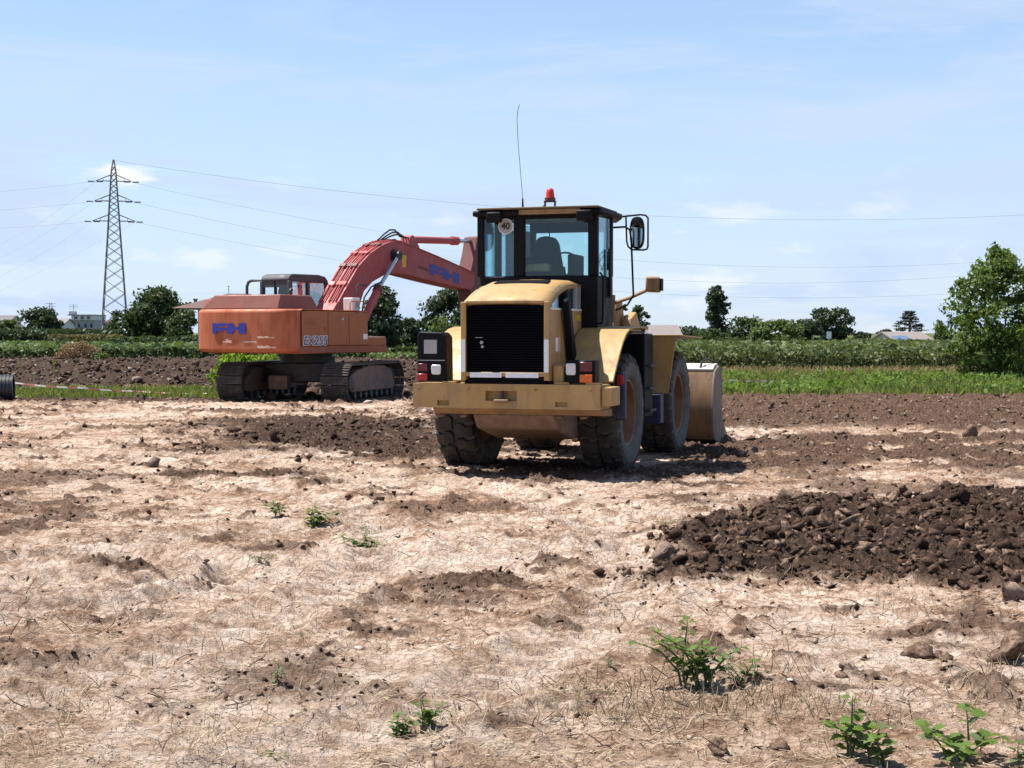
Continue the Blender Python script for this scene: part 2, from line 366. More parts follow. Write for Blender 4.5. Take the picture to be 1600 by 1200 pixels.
# muddy rubber
def rubber():
    m, n, l, b = newmat('tyre_rubber')
    oc = n.new('ShaderNodeTexCoord').outputs['Object']
    t = noise_node(n, l, 5, 8, 0.7, vec=oc); t2 = noise_node(n, l, 40, 5, 0.6, vec=oc)
    c = ramp(n, l, t.outputs[0], [(0.3, (0.022, 0.018, 0.016)), (0.52, (0.046, 0.036, 0.029)), (0.72, (0.12, 0.085, 0.060))])
    c2 = mixrgb(n, l, 0.3, c.outputs[0], t2.outputs[0], 'OVERLAY'); l.new(c2, b.inputs['Base Color'])
    b.inputs['Roughness'].default_value = 0.85; bump(n, l, b, t2.outputs[0], 0.3, 0.01)
rubber()
def sidewall():
    m, n, l, b = newmat('tyre_sidewall')
    oc = n.new('ShaderNodeTexCoord').outputs['Object']
    t = noise_node(n, l, 4, 8, 0.7, vec=oc)
    c = ramp(n, l, t.outputs[0], [(0.3, (0.060, 0.058, 0.056)), (0.52, (0.098, 0.092, 0.085)), (0.72, (0.165, 0.135, 0.108))]); l.new(c.outputs[0], b.inputs['Base Color'])
    b.inputs['Roughness'].default_value = 0.8; bump(n, l, b, t.outputs[0], 0.25, 0.01)
sidewall()
plain('rim_orange', (0.13, 0.048, 0.022), 0.6, var=0.45, scale=6)
plain('rim_ring', (0.21, 0.105, 0.05), 0.6, var=0.35, scale=6)
def shoes():
    m, n, l, b = newmat('track_steel')
    oc = n.new('ShaderNodeTexCoord').outputs['Object']; t = noise_node(n, l, 7, 8, 0.72, vec=oc)
    c = ramp(n, l, t.outputs[0], [(0.3, (0.030, 0.024, 0.022)), (0.55, (0.070, 0.053, 0.043)), (0.75, (0.20, 0.145, 0.108))]); l.new(c.outputs[0], b.inputs['Base Color'])
    b.inputs['Roughness'].default_value = 0.75; bump(n, l, b, t.outputs[0], 0.4, 0.02)
shoes()
plain('track_frame_rust', (0.15, 0.098, 0.078), 0.8, var=0.45, scale=5, bmp=0.3)
plain('mud_pan', (0.20, 0.125, 0.082), 0.85, var=0.45, scale=6, bmp=0.4)
# buildings
plain('wall_white', (0.55, 0.55, 0.57), 0.8, var=0.08, scale=1.5)
plain('wall_cream', (0.48, 0.44, 0.38), 0.8, var=0.12, scale=1.5)
plain('wall_grey', (0.27, 0.28, 0.32), 0.8, var=0.15, scale=1.5)
plain('roof_tile', (0.115, 0.062, 0.052), 0.85, var=0.3, scale=6, bmp=0.3)
plain('roof_grey', (0.20, 0.165, 0.155), 0.85, var=0.25, scale=5, bmp=0.3)
plain('roof_dark', (0.13, 0.12, 0.125), 0.85, var=0.25, scale=5, bmp=0.3)
plain('window_dark', (0.03, 0.035, 0.045), 0.2, var=0.2)
plain('solar_panel', (0.10, 0.14, 0.24), 0.12, var=0.1)
plain('bark', (0.085, 0.062, 0.045), 0.95, var=0.45, scale=10, bmp=0.6)
plain('stake_green', (0.10, 0.14, 0.09), 0.7, var=0.3)
plain('stem_green', (0.075, 0.10, 0.035), 0.7, var=0.35, scale=30)
plain('stem_brown', (0.10, 0.062, 0.040), 0.9, var=0.4, scale=30)
def tape():
    m, n, l, b = newmat('barrier_tape')
    uv = n.new('ShaderNodeTexCoord').outputs['Object']
    sp = n.new('ShaderNodeSeparateXYZ'); l.new(uv, sp.inputs[0])
    a = n.new('ShaderNodeMath'); a.operation = 'ADD'; l.new(sp.outputs[0], a.inputs[0]); l.new(sp.outputs[2], a.inputs[1])
    w = n.new('ShaderNodeMath'); w.operation = 'MODULO'; l.new(a.outputs[0], w.inputs[0]); w.inputs[1].default_value = 0.5
    w2 = n.new('ShaderNodeMath'); w2.operation = 'ABSOLUTE'; l.new(w.outputs[0], w2.inputs[0])
    g = n.new('ShaderNodeMath'); g.operation = 'GREATER_THAN'; l.new(w2.outputs[0], g.inputs[0]); g.inputs[1].default_value = 0.25
    l.new(mixrgb(n, l, g.outputs[0], (0.55, 0.50, 0.46), (0.36, 0.09, 0.075)), b.inputs['Base Color']); b.inputs['Roughness'].default_value = 0.45
tape()
leafmat('leaf_oak', (0.018, 0.034, 0.012), (0.060, 0.095, 0.028))
leafmat('leaf_far', (0.020, 0.036, 0.018), (0.055, 0.082, 0.034), trans=0.25)
leafmat('leaf_poplar', (0.016, 0.030, 0.015), (0.042, 0.066, 0.028), trans=0.22)
leafmat('leaf_conifer', (0.020, 0.032, 0.022), (0.045, 0.062, 0.042), trans=0.12)
leafmat('leaf_light', (0.040, 0.070, 0.018), (0.120, 0.165, 0.045), trans=0.35)
leafmat('leaf_walnut', (0.022, 0.050, 0.012), (0.125, 0.185, 0.040), trans=0.42, scale=0.8)
leafmat('leaf_crop', (0.034, 0.064, 0.020), (0.110, 0.155, 0.058), trans=0.30, scale=0.25)
leafmat('leaf_hedge', (0.018, 0.036, 0.012), (0.105, 0.135, 0.040), trans=0.3, scale=0.25)
leafmat('leaf_lime', (0.085, 0.155, 0.018), (0.20, 0.29, 0.035), trans=0.45)
leafmat('leaf_weed', (0.050, 0.110, 0.018), (0.150, 0.220, 0.045), trans=0.42, spec=0.2, rough=0.55, scale=4)
leafmat('leaf_weed_dull', (0.050, 0.080, 0.030), (0.140, 0.175, 0.075), trans=0.3, spec=0.2, rough=0.6, scale=4)
leafmat('grass_green', (0.065, 0.095, 0.020), (0.20, 0.235, 0.065), trans=0.35, scale=0.5)
leafmat('grass_dry', (0.17, 0.125, 0.060), (0.33, 0.255, 0.13), trans=0.2, scale=0.5)
leafmat('scrub_brown', (0.13, 0.080, 0.045), (0.30, 0.195, 0.115), trans=0.2, scale=0.8)
leafmat('leaf_olive', (0.06, 0.055, 0.018), (0.15, 0.13, 0.05), trans=0.25)
leafmat('straw', (0.26, 0.185, 0.105), (0.62, 0.50, 0.34), trans=0.15, scale=3)
leafmat('twig', (0.055, 0.034, 0.022), (0.16, 0.105, 0.07), trans=0.05, scale=3)

def soil():
    """dry crusted loam over dark damp soil; the masks are laid out with the terrain"""
    m, n, l, b = newmat('soil')
    pos = n.new('ShaderNodeNewGeometry').outputs['Position']
    at = n.new('ShaderNodeAttribute'); at.attribute_name = 'damp'
    at2 = n.new('ShaderNodeAttribute'); at2.attribute_name = 'green'
    at3 = n.new('ShaderNodeAttribute'); at3.attribute_name = 'litter'
    big = noise_node(n, l, 0.55, 6, 0.62, vec=pos); mid = noise_node(n, l, 3.2, 8, 0.68, vec=pos); fine = noise_node(n, l, 22, 7, 0.7, vec=pos); vf = noise_node(n, l, 90, 4, 0.7, vec=pos)
    mid2 = noise_node(n, l, 8.5, 7, 0.7, vec=pos)
    mm = n.new('ShaderNodeMath'); mm.operation = 'MULTIPLY_ADD'; l.new(mid2.outputs[0], mm.inputs[0]); mm.inputs[1].default_value = 0.8
    ms = n.new('ShaderNodeMath'); ms.operation = 'SUBTRACT'; l.new(mid.outputs[0], ms.inputs[0]); ms.inputs[1].default_value = 0.4; l.new(ms.outputs[0], mm.inputs[2])
    dry = ramp(n, l, mm.outputs[0], [(0.28, (0.165, 0.096, 0.058)), (0.39, (0.29, 0.184, 0.122)), (0.48, (0.40, 0.284, 0.208)), (0.58, (0.54, 0.425, 0.338))])
    warm = ramp(n, l, big.outputs[0], [(0.36, (0.62, 0.52, 0.44)), (0.47, (0.90, 0.84, 0.78)), (0.60, (1.12, 1.12, 1.12))])
    c = mixrgb(n, l, 1.0, dry.outputs[0], warm.outputs[0], 'MULTIPLY')
    fr = ramp(n, l, fine.outputs[0], [(0.31, (0.40, 0.34, 0.30)), (0.45, (1, 1, 1)), (0.66, (1.15, 1.15, 1.15))])
    c = mixrgb(n, l, 0.7, c, fr.outputs[0], 'MULTIPLY')
    # crusted plates parted by cracks, and crumbly ground between them
    dv = n.new('ShaderNodeVectorMath'); dv.operation = 'MULTIPLY_ADD'; l.new(mid2.outputs['Color'], dv.inputs[0]); dv.inputs[1].default_value = (0.12, 0.12, 0.0); l.new(pos, dv.inputs[2])
    crk = []
    for sc_, w_ in ((5.0, 0.09), (13.0, 0.10)):
        v_ = n.new('ShaderNodeTexVoronoi'); v_.feature = 'DISTANCE_TO_EDGE'; v_.inputs['Scale'].default_value = sc_; v_.voronoi_dimensions = '2D'; l.new(dv.outputs[0], v_.inputs['Vector'])
        q_ = n.new('ShaderNodeMapRange'); q_.inputs[1].default_value = 0.0; q_.inputs[2].default_value = w_; l.new(v_.outputs['Distance'], q_.inputs[0]); crk.append(q_.outputs[0])
    pm = n.new('ShaderNodeMath'); pm.operation = 'MULTIPLY'; l.new(crk[0], pm.inputs[0]); l.new(crk[1], pm.inputs[1])
    pn_ = noise_node(n, l, 1.7, 5, 0.6, vec=pos); pr = ramp(n, l, pn_.outputs[0], [(0.40, (0.0, 0.0, 0.0)), (0.60, (0.8, 0.8, 0.8))])
    cr_ = ramp(n, l, pm.outputs[0], [(0.0, (0.52, 0.43, 0.37)), (0.35, (1.0, 1.0, 1.0)), (1.0, (1.06, 1.06, 1.06))])
    c = mixrgb(n, l, pr.outputs[0], c, mixrgb(n, l, 1.0, c, cr_.outputs[0], 'MULTIPLY'))
    lit = ramp(n, l, fine.outputs[0], [(0.3, (0.10, 0.062, 0.042)), (0.5, (0.25, 0.17, 0.115)), (0.68, (0.52, 0.41, 0.30))])
    c = mixrgb(n, l, at3.outputs['Fac'], c, lit.outputs[0])
    dark = ramp(n, l, fine.outputs[0], [(0.28, (0.022, 0.0125, 0.0085)), (0.5, (0.052, 0.031, 0.021)), (0.72, (0.125, 0.080, 0.056))])
    pkd = n.new('ShaderNodeAttribute'); pkd.attribute_name = 'packed'
    pal = ramp(n, l, mm.outputs[0], [(0.25, (0.31, 0.202, 0.140)), (0.42, (0.455, 0.340, 0.258)), (0.60, (0.60, 0.49, 0.405))])
    pf = n.new('ShaderNodeMath'); pf.operation = 'MULTIPLY'; l.new(pkd.outputs['Fac'], pf.inputs[0]); pf.inputs[1].default_value = 0.72
    c = mixrgb(n, l, pf.outputs[0], c, pal.outputs[0])
    till = n.new('ShaderNodeAttribute'); till.attribute_name = 'till'
    brown = ramp(n, l, fine.outputs[0], [(0.28, (0.046, 0.026, 0.016)), (0.5, (0.110, 0.064, 0.041)), (0.72, (0.23, 0.148, 0.102))])
    dark_c = mixrgb(n, l, till.outputs['Fac'], dark.outputs[0], brown.outputs[0])
    # damp edge broken up by noise
    ma = n.new('ShaderNodeMath'); ma.operation = 'MULTIPLY_ADD'; l.new(fine.outputs[0], ma.inputs[0]); ma.inputs[1].default_value = 0.9; l.new(at.outputs['Fac'], ma.inputs[2])
    mb = n.new('ShaderNodeMapRange'); mb.inputs[1].default_value = 0.78; mb.inputs[2].default_value = 1.12; l.new(ma.outputs[0], mb.inputs[0])
    c = mixrgb(n, l, mb.outputs[0], c, dark_c)
    gr = ramp(n, l, mid.outputs[0], [(0.3, (0.035, 0.055, 0.016)), (0.55, (0.085, 0.105, 0.035)), (0.75, (0.20, 0.17, 0.08))])
    c = mixrgb(n, l, at2.outputs['Fac'], c, gr.outputs[0])
    l.new(c, b.inputs['Base Color']); b.inputs['Roughness'].default_value = 0.95; b.inputs['Specular IOR Level'].default_value = 0.15
    hs = n.new('ShaderNodeMath'); hs.operation = 'MULTIPLY_ADD'; l.new(vf.outputs[0], hs.inputs[0]); hs.inputs[1].default_value = 0.35; l.new(fine.outputs[0], hs.inputs[2])
    hp_ = n.new('ShaderNodeMath'); hp_.operation = 'MULTIPLY_ADD'; l.new(pm.outputs[0], hp_.inputs[0]); hp_.inputs[1].default_value = 0.30; l.new(hs.outputs[0], hp_.inputs[2])
    bump(n, l, b, hp_.outputs[0], 1.0, 0.035)
soil()
def clodmat(name, stops):
    m, n, l, b = newmat(name)
    geo = n.new('ShaderNodeNewGeometry'); t = noise_node(n, l, 30, 6, 0.7, vec=geo.outputs['Position'])
    a = n.new('ShaderNodeMath'); a.operation = 'MULTIPLY_ADD'; l.new(geo.outputs['Random Per Island'], a.inputs[0]); a.inputs[1].default_value = 0.5
    l.new(t.outputs[0], a.inputs[2])
    r = ramp(n, l, a.outputs[0], stops)
    l.new(r.outputs[0], b.inputs['Base Color']); b.inputs['Roughness'].default_value = 0.95; b.inputs['Specular IOR Level'].default_value = 0.15
    bump(n, l, b, t.outputs[0], 0.8, 0.02)
clodmat('clod_dark', [(0.35, (0.022, 0.0118, 0.0074)), (0.65, (0.052, 0.029, 0.0185)), (0.90, (0.110, 0.066, 0.044)), (1.0, (0.22, 0.152, 0.108))])
clodmat('clod_mid', [(0.35, (0.045, 0.028, 0.020)), (0.7, (0.105, 0.068, 0.049)), (1.0, (0.23, 0.165, 0.128))])
clodmat('clod_dry', [(0.35, (0.18, 0.12, 0.088)), (0.65, (0.38, 0.28, 0.215)), (1.0, (0.60, 0.50, 0.42))])
clodmat('clod_field', [(0.35, (0.024, 0.011, 0.008)), (0.75, (0.052, 0.026, 0.018)), (0.93, (0.13, 0.085, 0.064)), (1.0, (0.30, 0.24, 0.195))])

# ================================================================== ground
HEAP = [(0.88, 11.2), (1.25, 12.9), (1.75, 14.2), (2.6, 15.2), (4.0, 15.9), (6.0, 16.4), (10, 16.6), (11.5, 13), (8, 9.6), (5, 9.75), (3.35, 10.0), (2.75, 10.35), (2.1, 10.65), (1.55, 10.5), (1.0, 10.15), (0.8, 10.5)]
RUTS = ((-3.35, 10.9, 0.95), (-3.35, 10.9, 1.35), (-9.5, 12.0, 8.5), (-9.5, 12.0, 10.4), (3.5, 1.0, 11.8), (3.5, 1.0, 13.7))
def masks(x, y):
    w1 = fbm(x * 0.9, y * 0.9, 3, 3); w2 = fbm(x * 0.35, y * 0.35, 3, 11); w3 = fbm(x * 2.6, y * 2.6, 3, 21)
    r = np.hypot(x, y); px = x / np.maximum(y, 0.5)
    front = y > 0
    heap = sstep(-0.40, 0.75, poly_sd(x, y, HEAP) + 0.40 * w1 + 0.32 * w3)
    tilled = sstep(25.5, 29.5, y + 2.4 * w2 + 1.2 * w1) * (1 - sstep(39.6, 40.6, y + 0.8 * w1)) * sstep(1.5, 4.2, x + 1.5 * w2 + 0.6 * w1)
    fringe = 1.0 * sstep(17.0, 21, y + 1.5 * w2 + w1) * (1 - sstep(25, 28, y)) * sstep(1.0, 3.0, x + w1) * sstep(-0.42, 0.02, w2 * .5 + 0.8 * w1 + .3 * w3) * 0.80
    fringe = np.maximum(fringe, .70 * sstep(20, 23, y + 1.5 * w2) * (1 - sstep(34, 37, y + w1)) * sstep(-7.0, -4.2, x + 1.2 * w2) * (1 - sstep(0.5, 2, x)) * sstep(-.12, .25, .9 * w1 + .5 * w3 + .2 * w2))
    def blob(cx, cy, rx, ry, k=1.0): return k * np.clip(1.25 - np.hypot((x - cx) / rx, (y - cy) / ry) + 0.55 * w1 + 0.35 * w3, 0, 1)
    patch = np.maximum.reduce([blob(-3.1, 26.5, 2.9, 5.6), blob(-1.6, 23.2, 2.2, 2.6), blob(-4.6, 29.5, 1.9, 2.2, .9), blob(-0.6, 31, 1.3, 3.2), blob(1.6, 18.8, 1.6, 0.8, .9), blob(3.0, 19.8, 1.5, 0.9, .9), blob(0.3, 19.5, 2.2, 2.2, .8),
                               blob(-2.9, 18.6, 0.9, 0.5, .9), blob(-4.1, 24.5, 1.2, 0.7, .8), blob(-0.25, 10.6, 0.55, 0.30, .95), blob(-5.6, 18.6, 1.1, .35, .8),
                               blob(-2.9, 11.3, 0.35, 0.22, .75), blob(2.35, 8.75, 0.45, .2, .7), blob(-2.0, 12.4, .5, .3, .7), blob(-3.6, 30.5, 1.6, 1.0, .8), blob(4.6, 22, 2.2, .7, .8), blob(-0.05, 6.75, .5, .22, .6), blob(-6.6, 19.0, 2.4, .40, .75), blob(-3.4, 18.8, 1.6, .5, .85), blob(-1.3, 21.3, 2.0, .7, .85), blob(-4.4, 22.5, 1.6, .5, .7), blob(-5.5, 28, 1.4, .7, .75), blob(-3.0, 24.6, 2.2, 1.2, .95),
                               blob(0.9, 13.2, .9, .25, .6), blob(-1.4, 15.2, 1.2, .25, .6), blob(2.1, 17.6, 1.6, .35, .7), blob(0.3, 9.1, .5, .12, .6), blob(-2.4, 9.3, .7, .2, .6), blob(1.6, 7.5, .6, .14, .6), blob(-4.6, 15.5, 1.0, .25, .6)])
    streak = np.clip(1.5 * (vnoise(x * 0.55 + 3, y * 0.42, 31) + 0.65 * w1 + 0.25 * w3 - 0.34), 0, 0.66)
    brk = np.maximum(sstep(.13, .30, fbm(x * 1.5, y * 1.5, 5, 141, .62) + 0.35 * w2) * .62, sstep(.10, .30, fbm(x * .42, y * .55, 5, 143, .6)) * .58)
    streak = np.maximum(streak, brk)
    streak = streak * sstep(5, 8, y) * (1 - sstep(40, 42, y))
    for cx, cy, rr in RUTS:
        q = np.exp(-((np.hypot(x - cx, y - cy) - rr) / (0.16 if rr < 2 else 0.26)) ** 2) * (y > 4) * (y < 33); streak = streak * (1 - .9 * q)
    lfield = sstep(46.2, 47.6, y + 0.5 * w1) * (1 - sstep(93, 94.5, y)) * (1 - sstep(-0.035, -0.015, px))
    rbare = sstep(61, 63, y + w1) * (1 - sstep(73, 75, y)) * sstep(0.05, 0.11, px) * 0.55
    ledge = sstep(37.0, 38.0, y + 0.5 * w1) * (1 - sstep(39.2, 40.0, y + 0.5 * w1)) * (1 - sstep(-7.5, -6.5, x)) * 0.9
    under = sstep(39.2, 40.5, y + w1) * (1 - sstep(48, 49, y)) * sstep(-7.6, -6.9, x) * (1 - sstep(4.6, 5.6, x)) * 0.75
    damp = np.maximum.reduce([heap, tilled, fringe, patch, streak, lfield, rbare, ledge, under]) * front
    lgr = sstep(39.2, 40.0, y + 0.6 * w1) * (1 - sstep(45.6, 47.0, y + 0.6 * w1)) * (1 - sstep(-7.4, -6.9, x))
    rgr = sstep(40.3, 41.2, y + 0.8 * w1) * (1 - sstep(60, 63, y + w1)) * sstep(4.6, 5.6, x + 0.5 * w1)
    far = np.where(px < -0.02, sstep(92, 94, y), sstep(74, 76, y))
    far = np.maximum(far, 0.9 * sstep(-3, -6, y) * 0 )
    green = np.clip(np.maximum.reduce([lgr * 0.8, rgr * 0.85, far]) , 0, 1)
    damp = damp * (1 - far)
    litter = 0.55 * np.clip(sstep(9.6, 6.6, y + 1.3 * w2 + 0.8 * w1) * (0.55 + 0.9 * w1 + 0.5 * w3) + 0.5 * blob(-3.0, 8.3, 2.2, 1.5) * sstep(-.2, .5, w3) + 0.45 * np.clip(w2 + 0.3 * w1, 0, 1), 0, 0.85)
    return damp, green, litter, heap, lfield, tilled
def height(x, y, full=False):
    x = np.asarray(x, float); y = np.asarray(y, float)
    mk_ = masks(x, y); damp, green, litter, heap, lfield, tilled = mk_
    z = 0.030 * fbm(x * 0.7, y * 0.7, 3, 41) + 0.016 * fbm(x * 3.1, y * 3.1, 3, 47)
    c1, v1 = cell(x * 3.3 + 0.3 * vnoise(x * 5, y * 5, 2), y * 3.3, 51); c2, v2 = cell(x * 8.5, y * 8.5, 53); c3, v3 = cell(x * 1.5, y * 1.5, 57)
    lump = np.clip(0.62 - c1, 0, 1) * (0.3 + v1) * 0.16 + np.clip(0.6 - c2, 0, 1) * (0.3 + v2) * 0.07
    crust = np.clip(0.55 - c2, 0, 1) * (v2 > 0.62) * 0.030 + np.clip(0.6 - c1, 0, 1) * (v1 > 0.75) * 0.03
    c4, v4 = cell(x * 19 + vnoise(x * 9, y * 9, 6), y * 19, 59)
    flake = np.clip(0.5 - c4, 0, 1) * (v4 > 0.45) * 0.022 + 0.008 * np.abs(vnoise(x * 12, y * 12, 67)) + 0.028 * np.clip(vnoise(x * 5.5, y * 5.5, 69) - .15, 0, 1) + 0.010 * np.clip(1 - np.abs(vnoise(x * 2.3, y * 2.8, 73)) * 5, 0, 1) * np.clip(vnoise(x * .8, y * .8, 75) + .3, 0, 1)
    z = z + damp * lump + (1 - damp) * (crust * (0.6 + litter) + flake)
    z = z + heap * (0.07 + 0.08 * fbm(x * 1.1, y * 1.1, 3, 61) + np.clip(0.7 - c3, 0, 1) * v3 * 0.11)
    z = z + lfield * (np.clip(0.75 - c3, 0, 1) * (0.3 + v3) * 0.40 + 0.05)
    z = z + tilled * (0.05 + 0.07 * np.clip(0.7 - c3, 0, 1) * v3)
    # wheel ruts: a turning circle at the left and two straight passes
    for cx, cy, rr in RUTS:
        rad = np.hypot(x - cx, (y - cy) * (1.0 if rr < 2 else 1.0)); q = np.exp(-((rad - rr) / (0.10 if rr < 2 else 0.2)) ** 2)
        lug = np.sign(np.sin(np.arctan2(y - cy, x - cx) * rr * 2 * np.pi / 0.26 + 9 * np.abs(rad - rr)))
        z = z + (q * (-0.055 + 0.030 * lug) + .035 * np.exp(-((np.abs(rad - rr) - (.19 if rr < 2 else .36)) / .07) ** 2)) * (y > 4) * (y < 36) * (1 - heap)
    # shallow earth mound left of the excavator's tracks
    z = z + (0.02 + .20 * np.clip(fbm(x * 1.3, y * .9, 3, 131), -.2, 1)) * np.exp(-((x + 2.6) / 2.4) ** 2 - ((y - 27) / 4.5) ** 2) + 0.06 * np.exp(-((x + 9) / 6.0) ** 2 - ((y - 36) / 2.0) ** 2)
    # packed flat where the machines stand
    z = z * (1 - 0.75 * np.exp(-(((x - 1.0) / 1.7) ** 2 + ((y - 21.2) / 2.6) ** 2) ** 2)) 
    z = z * (1 - 0.85 * np.exp(-(((x + 5.3) / 2.6) ** 2 + ((y - 40.2) / 2.9) ** 2) ** 2))
    z = np.where(y < 2, 0.02 * fbm(x, y, 2, 41), z)
    if full: return z, damp, green, litter, mk_
    return z
def hz(x, y): return float(height(np.array([x]), np.array([y]))[0])

dth = 0.0021
th = np.concatenate([np.arange(-180, -34, 4.0), np.arange(-34, -27, 0.5), np.degrees(np.arange(R(-27), R(27), dth)), np.arange(27, 34, 0.5), np.arange(34, 180.1, 4.0)])
rr = [0.0001, 1.5, 3.0, 4.2]
while rr[-1] < 48: rr.append(rr[-1] * (1 + 0.0023))
while rr[-1] < 105: rr.append(rr[-1] * 1.006)
while rr[-1] < 6000: rr.append(rr[-1] * 1.06)
rr = np.array(rr); TH, RR = np.meshgrid(np.radians(th), rr)
GX = RR * np.sin(TH); GY = RR * np.cos(TH)
GZ, GD, GG, GL, GMASK = height(GX.ravel(), GY.ravel(), True)
nr, nt_ = RR.shape
idx = np.arange(nr * nt_).reshape(nr, nt_)
F = np.stack([idx[:-1, :-1], idx[:-1, 1:], idx[1:, 1:], idx[1:, :-1]], -1).reshape(-1, 4)
near_ = np.clip(RR.ravel() / 11, 0.4, 3.5) * (RR.ravel() > 4.2) * (RR.ravel() < 47)
GZ = GZ + near_ * (0.034 * GD + 0.0035) * (rng.random(GZ.shape) ** 1.5 - .3)
GZ = np.where(RR.ravel() > 105, np.minimum(GZ, 0.02), GZ)
ground = np_mesh('ground', np.stack([GX.ravel(), GY.ravel(), GZ], -1), F[:, ::-1], 'soil', smooth=False)
for nm, arr in (('damp', GD), ('green', GG), ('litter', GL)):
    a = ground.data.attributes.new(nm, 'FLOAT', 'POINT'); a.data.foreach_set('value', np.clip(arr, 0, 1).astype(np.float32))
MK = GMASK; TL = np.maximum(MK[5], (1 - sstep(37, 39, GY.ravel())) * (1 - MK[3]) * (1 - .9 * np.exp(-((GX.ravel() + 2.8) / 3.8) ** 2 - ((GY.ravel() - 26) / 6.5) ** 2)))
a = ground.data.attributes.new('till', 'FLOAT', 'POINT'); a.data.foreach_set('value', (np.clip(TL, 0, 1) * .9).astype(np.float32))
pk = np.zeros(GX.size); gx_, gy_ = GX.ravel(), GY.ravel()
for cx, cy, rr_ in RUTS: pk = np.maximum(pk, np.exp(-((np.hypot(gx_ - cx, gy_ - cy) - rr_) / (0.15 if rr_ < 2 else 0.24)) ** 2) * (gy_ > 4) * (gy_ < 33))
pk = np.maximum(pk, .85 * sstep(.02, .30, fbm(gx_ * .45, gy_ * .30, 3, 151)) * (gy_ > 3) * (gy_ < 39)) * (1 - GD)
a = ground.data.attributes.new('packed', 'FLOAT', 'POINT'); a.data.foreach_set('value', np.clip(pk, 0, 1).astype(np.float32))
tag(ground, kind='structure')

# ------------------------------------------------------------------ clods
bm = bmesh.new(); bmesh.ops.create_icosphere(bm, subdivisions=1, radius=1); ICO_V = np.array([v.co[:] for v in bm.verts]); ICO_F = np.array([[v.index for v in f.verts] for f in bm.faces]); bm.free()
bm = bmesh.new(); bmesh.ops.create_icosphere(bm, subdivisions=2, radius=1); IC2_V = np.array([v.co[:] for v in bm.verts]); IC2_F = np.array([[v.index for v in f.verts] for f in bm.faces]); bm.free()
def rotmats(n):
    q = rng.normal(size=(n, 4)); q /= np.linalg.norm(q, axis=1)[:, None]; a, b, c, d = q.T
    return np.stack([np.stack([1-2*(c*c+d*d), 2*(b*c-a*d), 2*(b*d+a*c)], -1), np.stack([2*(b*c+a*d), 1-2*(b*b+d*d), 2*(c*d-a*b)], -1), np.stack([2*(b*d-a*c), 2*(c*d+a*b), 1-2*(b*b+c*c)], -1)], 1)
def clods(name, xyz, size, mat, label, TV=ICO_V, TF=ICO_F, rough=0.42, flat=0.8):
    n = len(size); k = len(TV)
    V = np.repeat(TV[None], n, 0)
    for _ in range(6):                                     # broken faces
        q = rng.normal(size=(n, 1, 3)); q /= np.linalg.norm(q, axis=2)[..., None]; t = rng.uniform(0.10, 0.6, (n, 1))
        V = V - np.maximum(0, (V * q).sum(2) - t)[..., None] * q
    V = V * (1 + rough * rng.uniform(-1, 0.8, (n, k, 1))) * rng.uniform(0.6, 1.35, (n, 1, 3))
    V = np.einsum('nij,nkj->nki', rotmats(n), V); V[..., 2] *= flat
    V = V * size[:, None, None] + xyz[:, None, :]
    F = TF[None] + (np.arange(n) * k)[:, None, None]
    o = np_mesh(name, V.reshape(-1, 3), F.reshape(-1, 3), mat); tag(o, label, 'soil', kind='stuff'); return o
def wedge(n, r0, r1, half=25):
    r = np.exp(rng.uniform(np.log(r0), np.log(r1), n)); t = np.radians(rng.uniform(-half, half, n)); return r * np.sin(t), r * np.cos(t)
x, y = wedge(120000, 5.2, 42); dmp, gr, li, hp, lf, ti = masks(x, y)
keep = (rng.random(len(x)) < dmp ** 2.2 * 0.50) & (gr < 0.3); x, y, hp = x[keep], y[keep], hp[keep]
r = np.hypot(x, y); size = (0.007 + 0.0011 * r) * np.exp(rng.normal(0, 0.5, len(x))) * (1 + 0.5 * hp); size = np.minimum(size, np.where(hp > .4, 0.09, np.clip(.0028 * r, .02, .09)))
z = height(x, y); XYZ = np.stack([x, y, z + size * 0.3], -1); tl = (y > 17.2) & ((x > 1.5) | (rng.random(len(x)) < .25))
clods('loose_soil', XYZ[~tl], size[~tl], 'clod_dark', 'dark crumbly clods of freshly turned damp soil'); clods('tilled_clods', XYZ[tl], size[tl], 'clod_mid', 'brown clods of the churned soil around and behind the loader')
# thin fringe of crumbs thrown out around the heap
x = rng.uniform(-0.2, 7, 9000); y = rng.uniform(8.8, 17.6, 9000); sdh = poly_sd(x, y, HEAP); k = (rng.random(9000) < .45 * np.exp(-np.clip(-sdh, 0, 9) / .32)) & (sdh < .25); x, y = x[k], y[k]
size = np.clip(.012 * np.exp(rng.normal(0, .6, len(x))), .005, .06); clods('heap_fringe', np.stack([x, y, height(x, y) + size * .2], -1), size, 'clod_dark', 'thin fringe of dark crumbs around the soil heap')
print('clods dark', len(size))
OCT_V = np.array([(1, 0, 0), (-1, 0, 0), (0, 1, 0), (0, -1, 0), (0, 0, 1), (0, 0, -1)], float); OCT_F = np.array([(0, 2, 4), (2, 1, 4), (1, 3, 4), (3, 0, 4), (2, 0, 5), (1, 2, 5), (3, 1, 5), (0, 3, 5)])
x, y = wedge(85000, 5.2, 38); dmp, gr, li, hp, lf, ti = masks(x, y)
cl = fbm(x * 0.8, y * 0.8, 3, 91)
keep = (rng.random(len(x)) < 0.035 + 0.9 * np.clip(cl - .06, 0, 1)) & (dmp < 0.5); x, y = x[keep], y[keep]
r = np.hypot(x, y); size = (0.003 + 0.0009 * r) * np.exp(rng.normal(0, 0.5, len(x))); z = height(x, y); print('dry', len(size))
clods('dry_crumbs', np.stack([x, y, z + size * 0.2], -1), size, 'clod_dry', 'small dry crumbs of tan soil strewn over the crust', OCT_V, OCT_F, .3, .6)
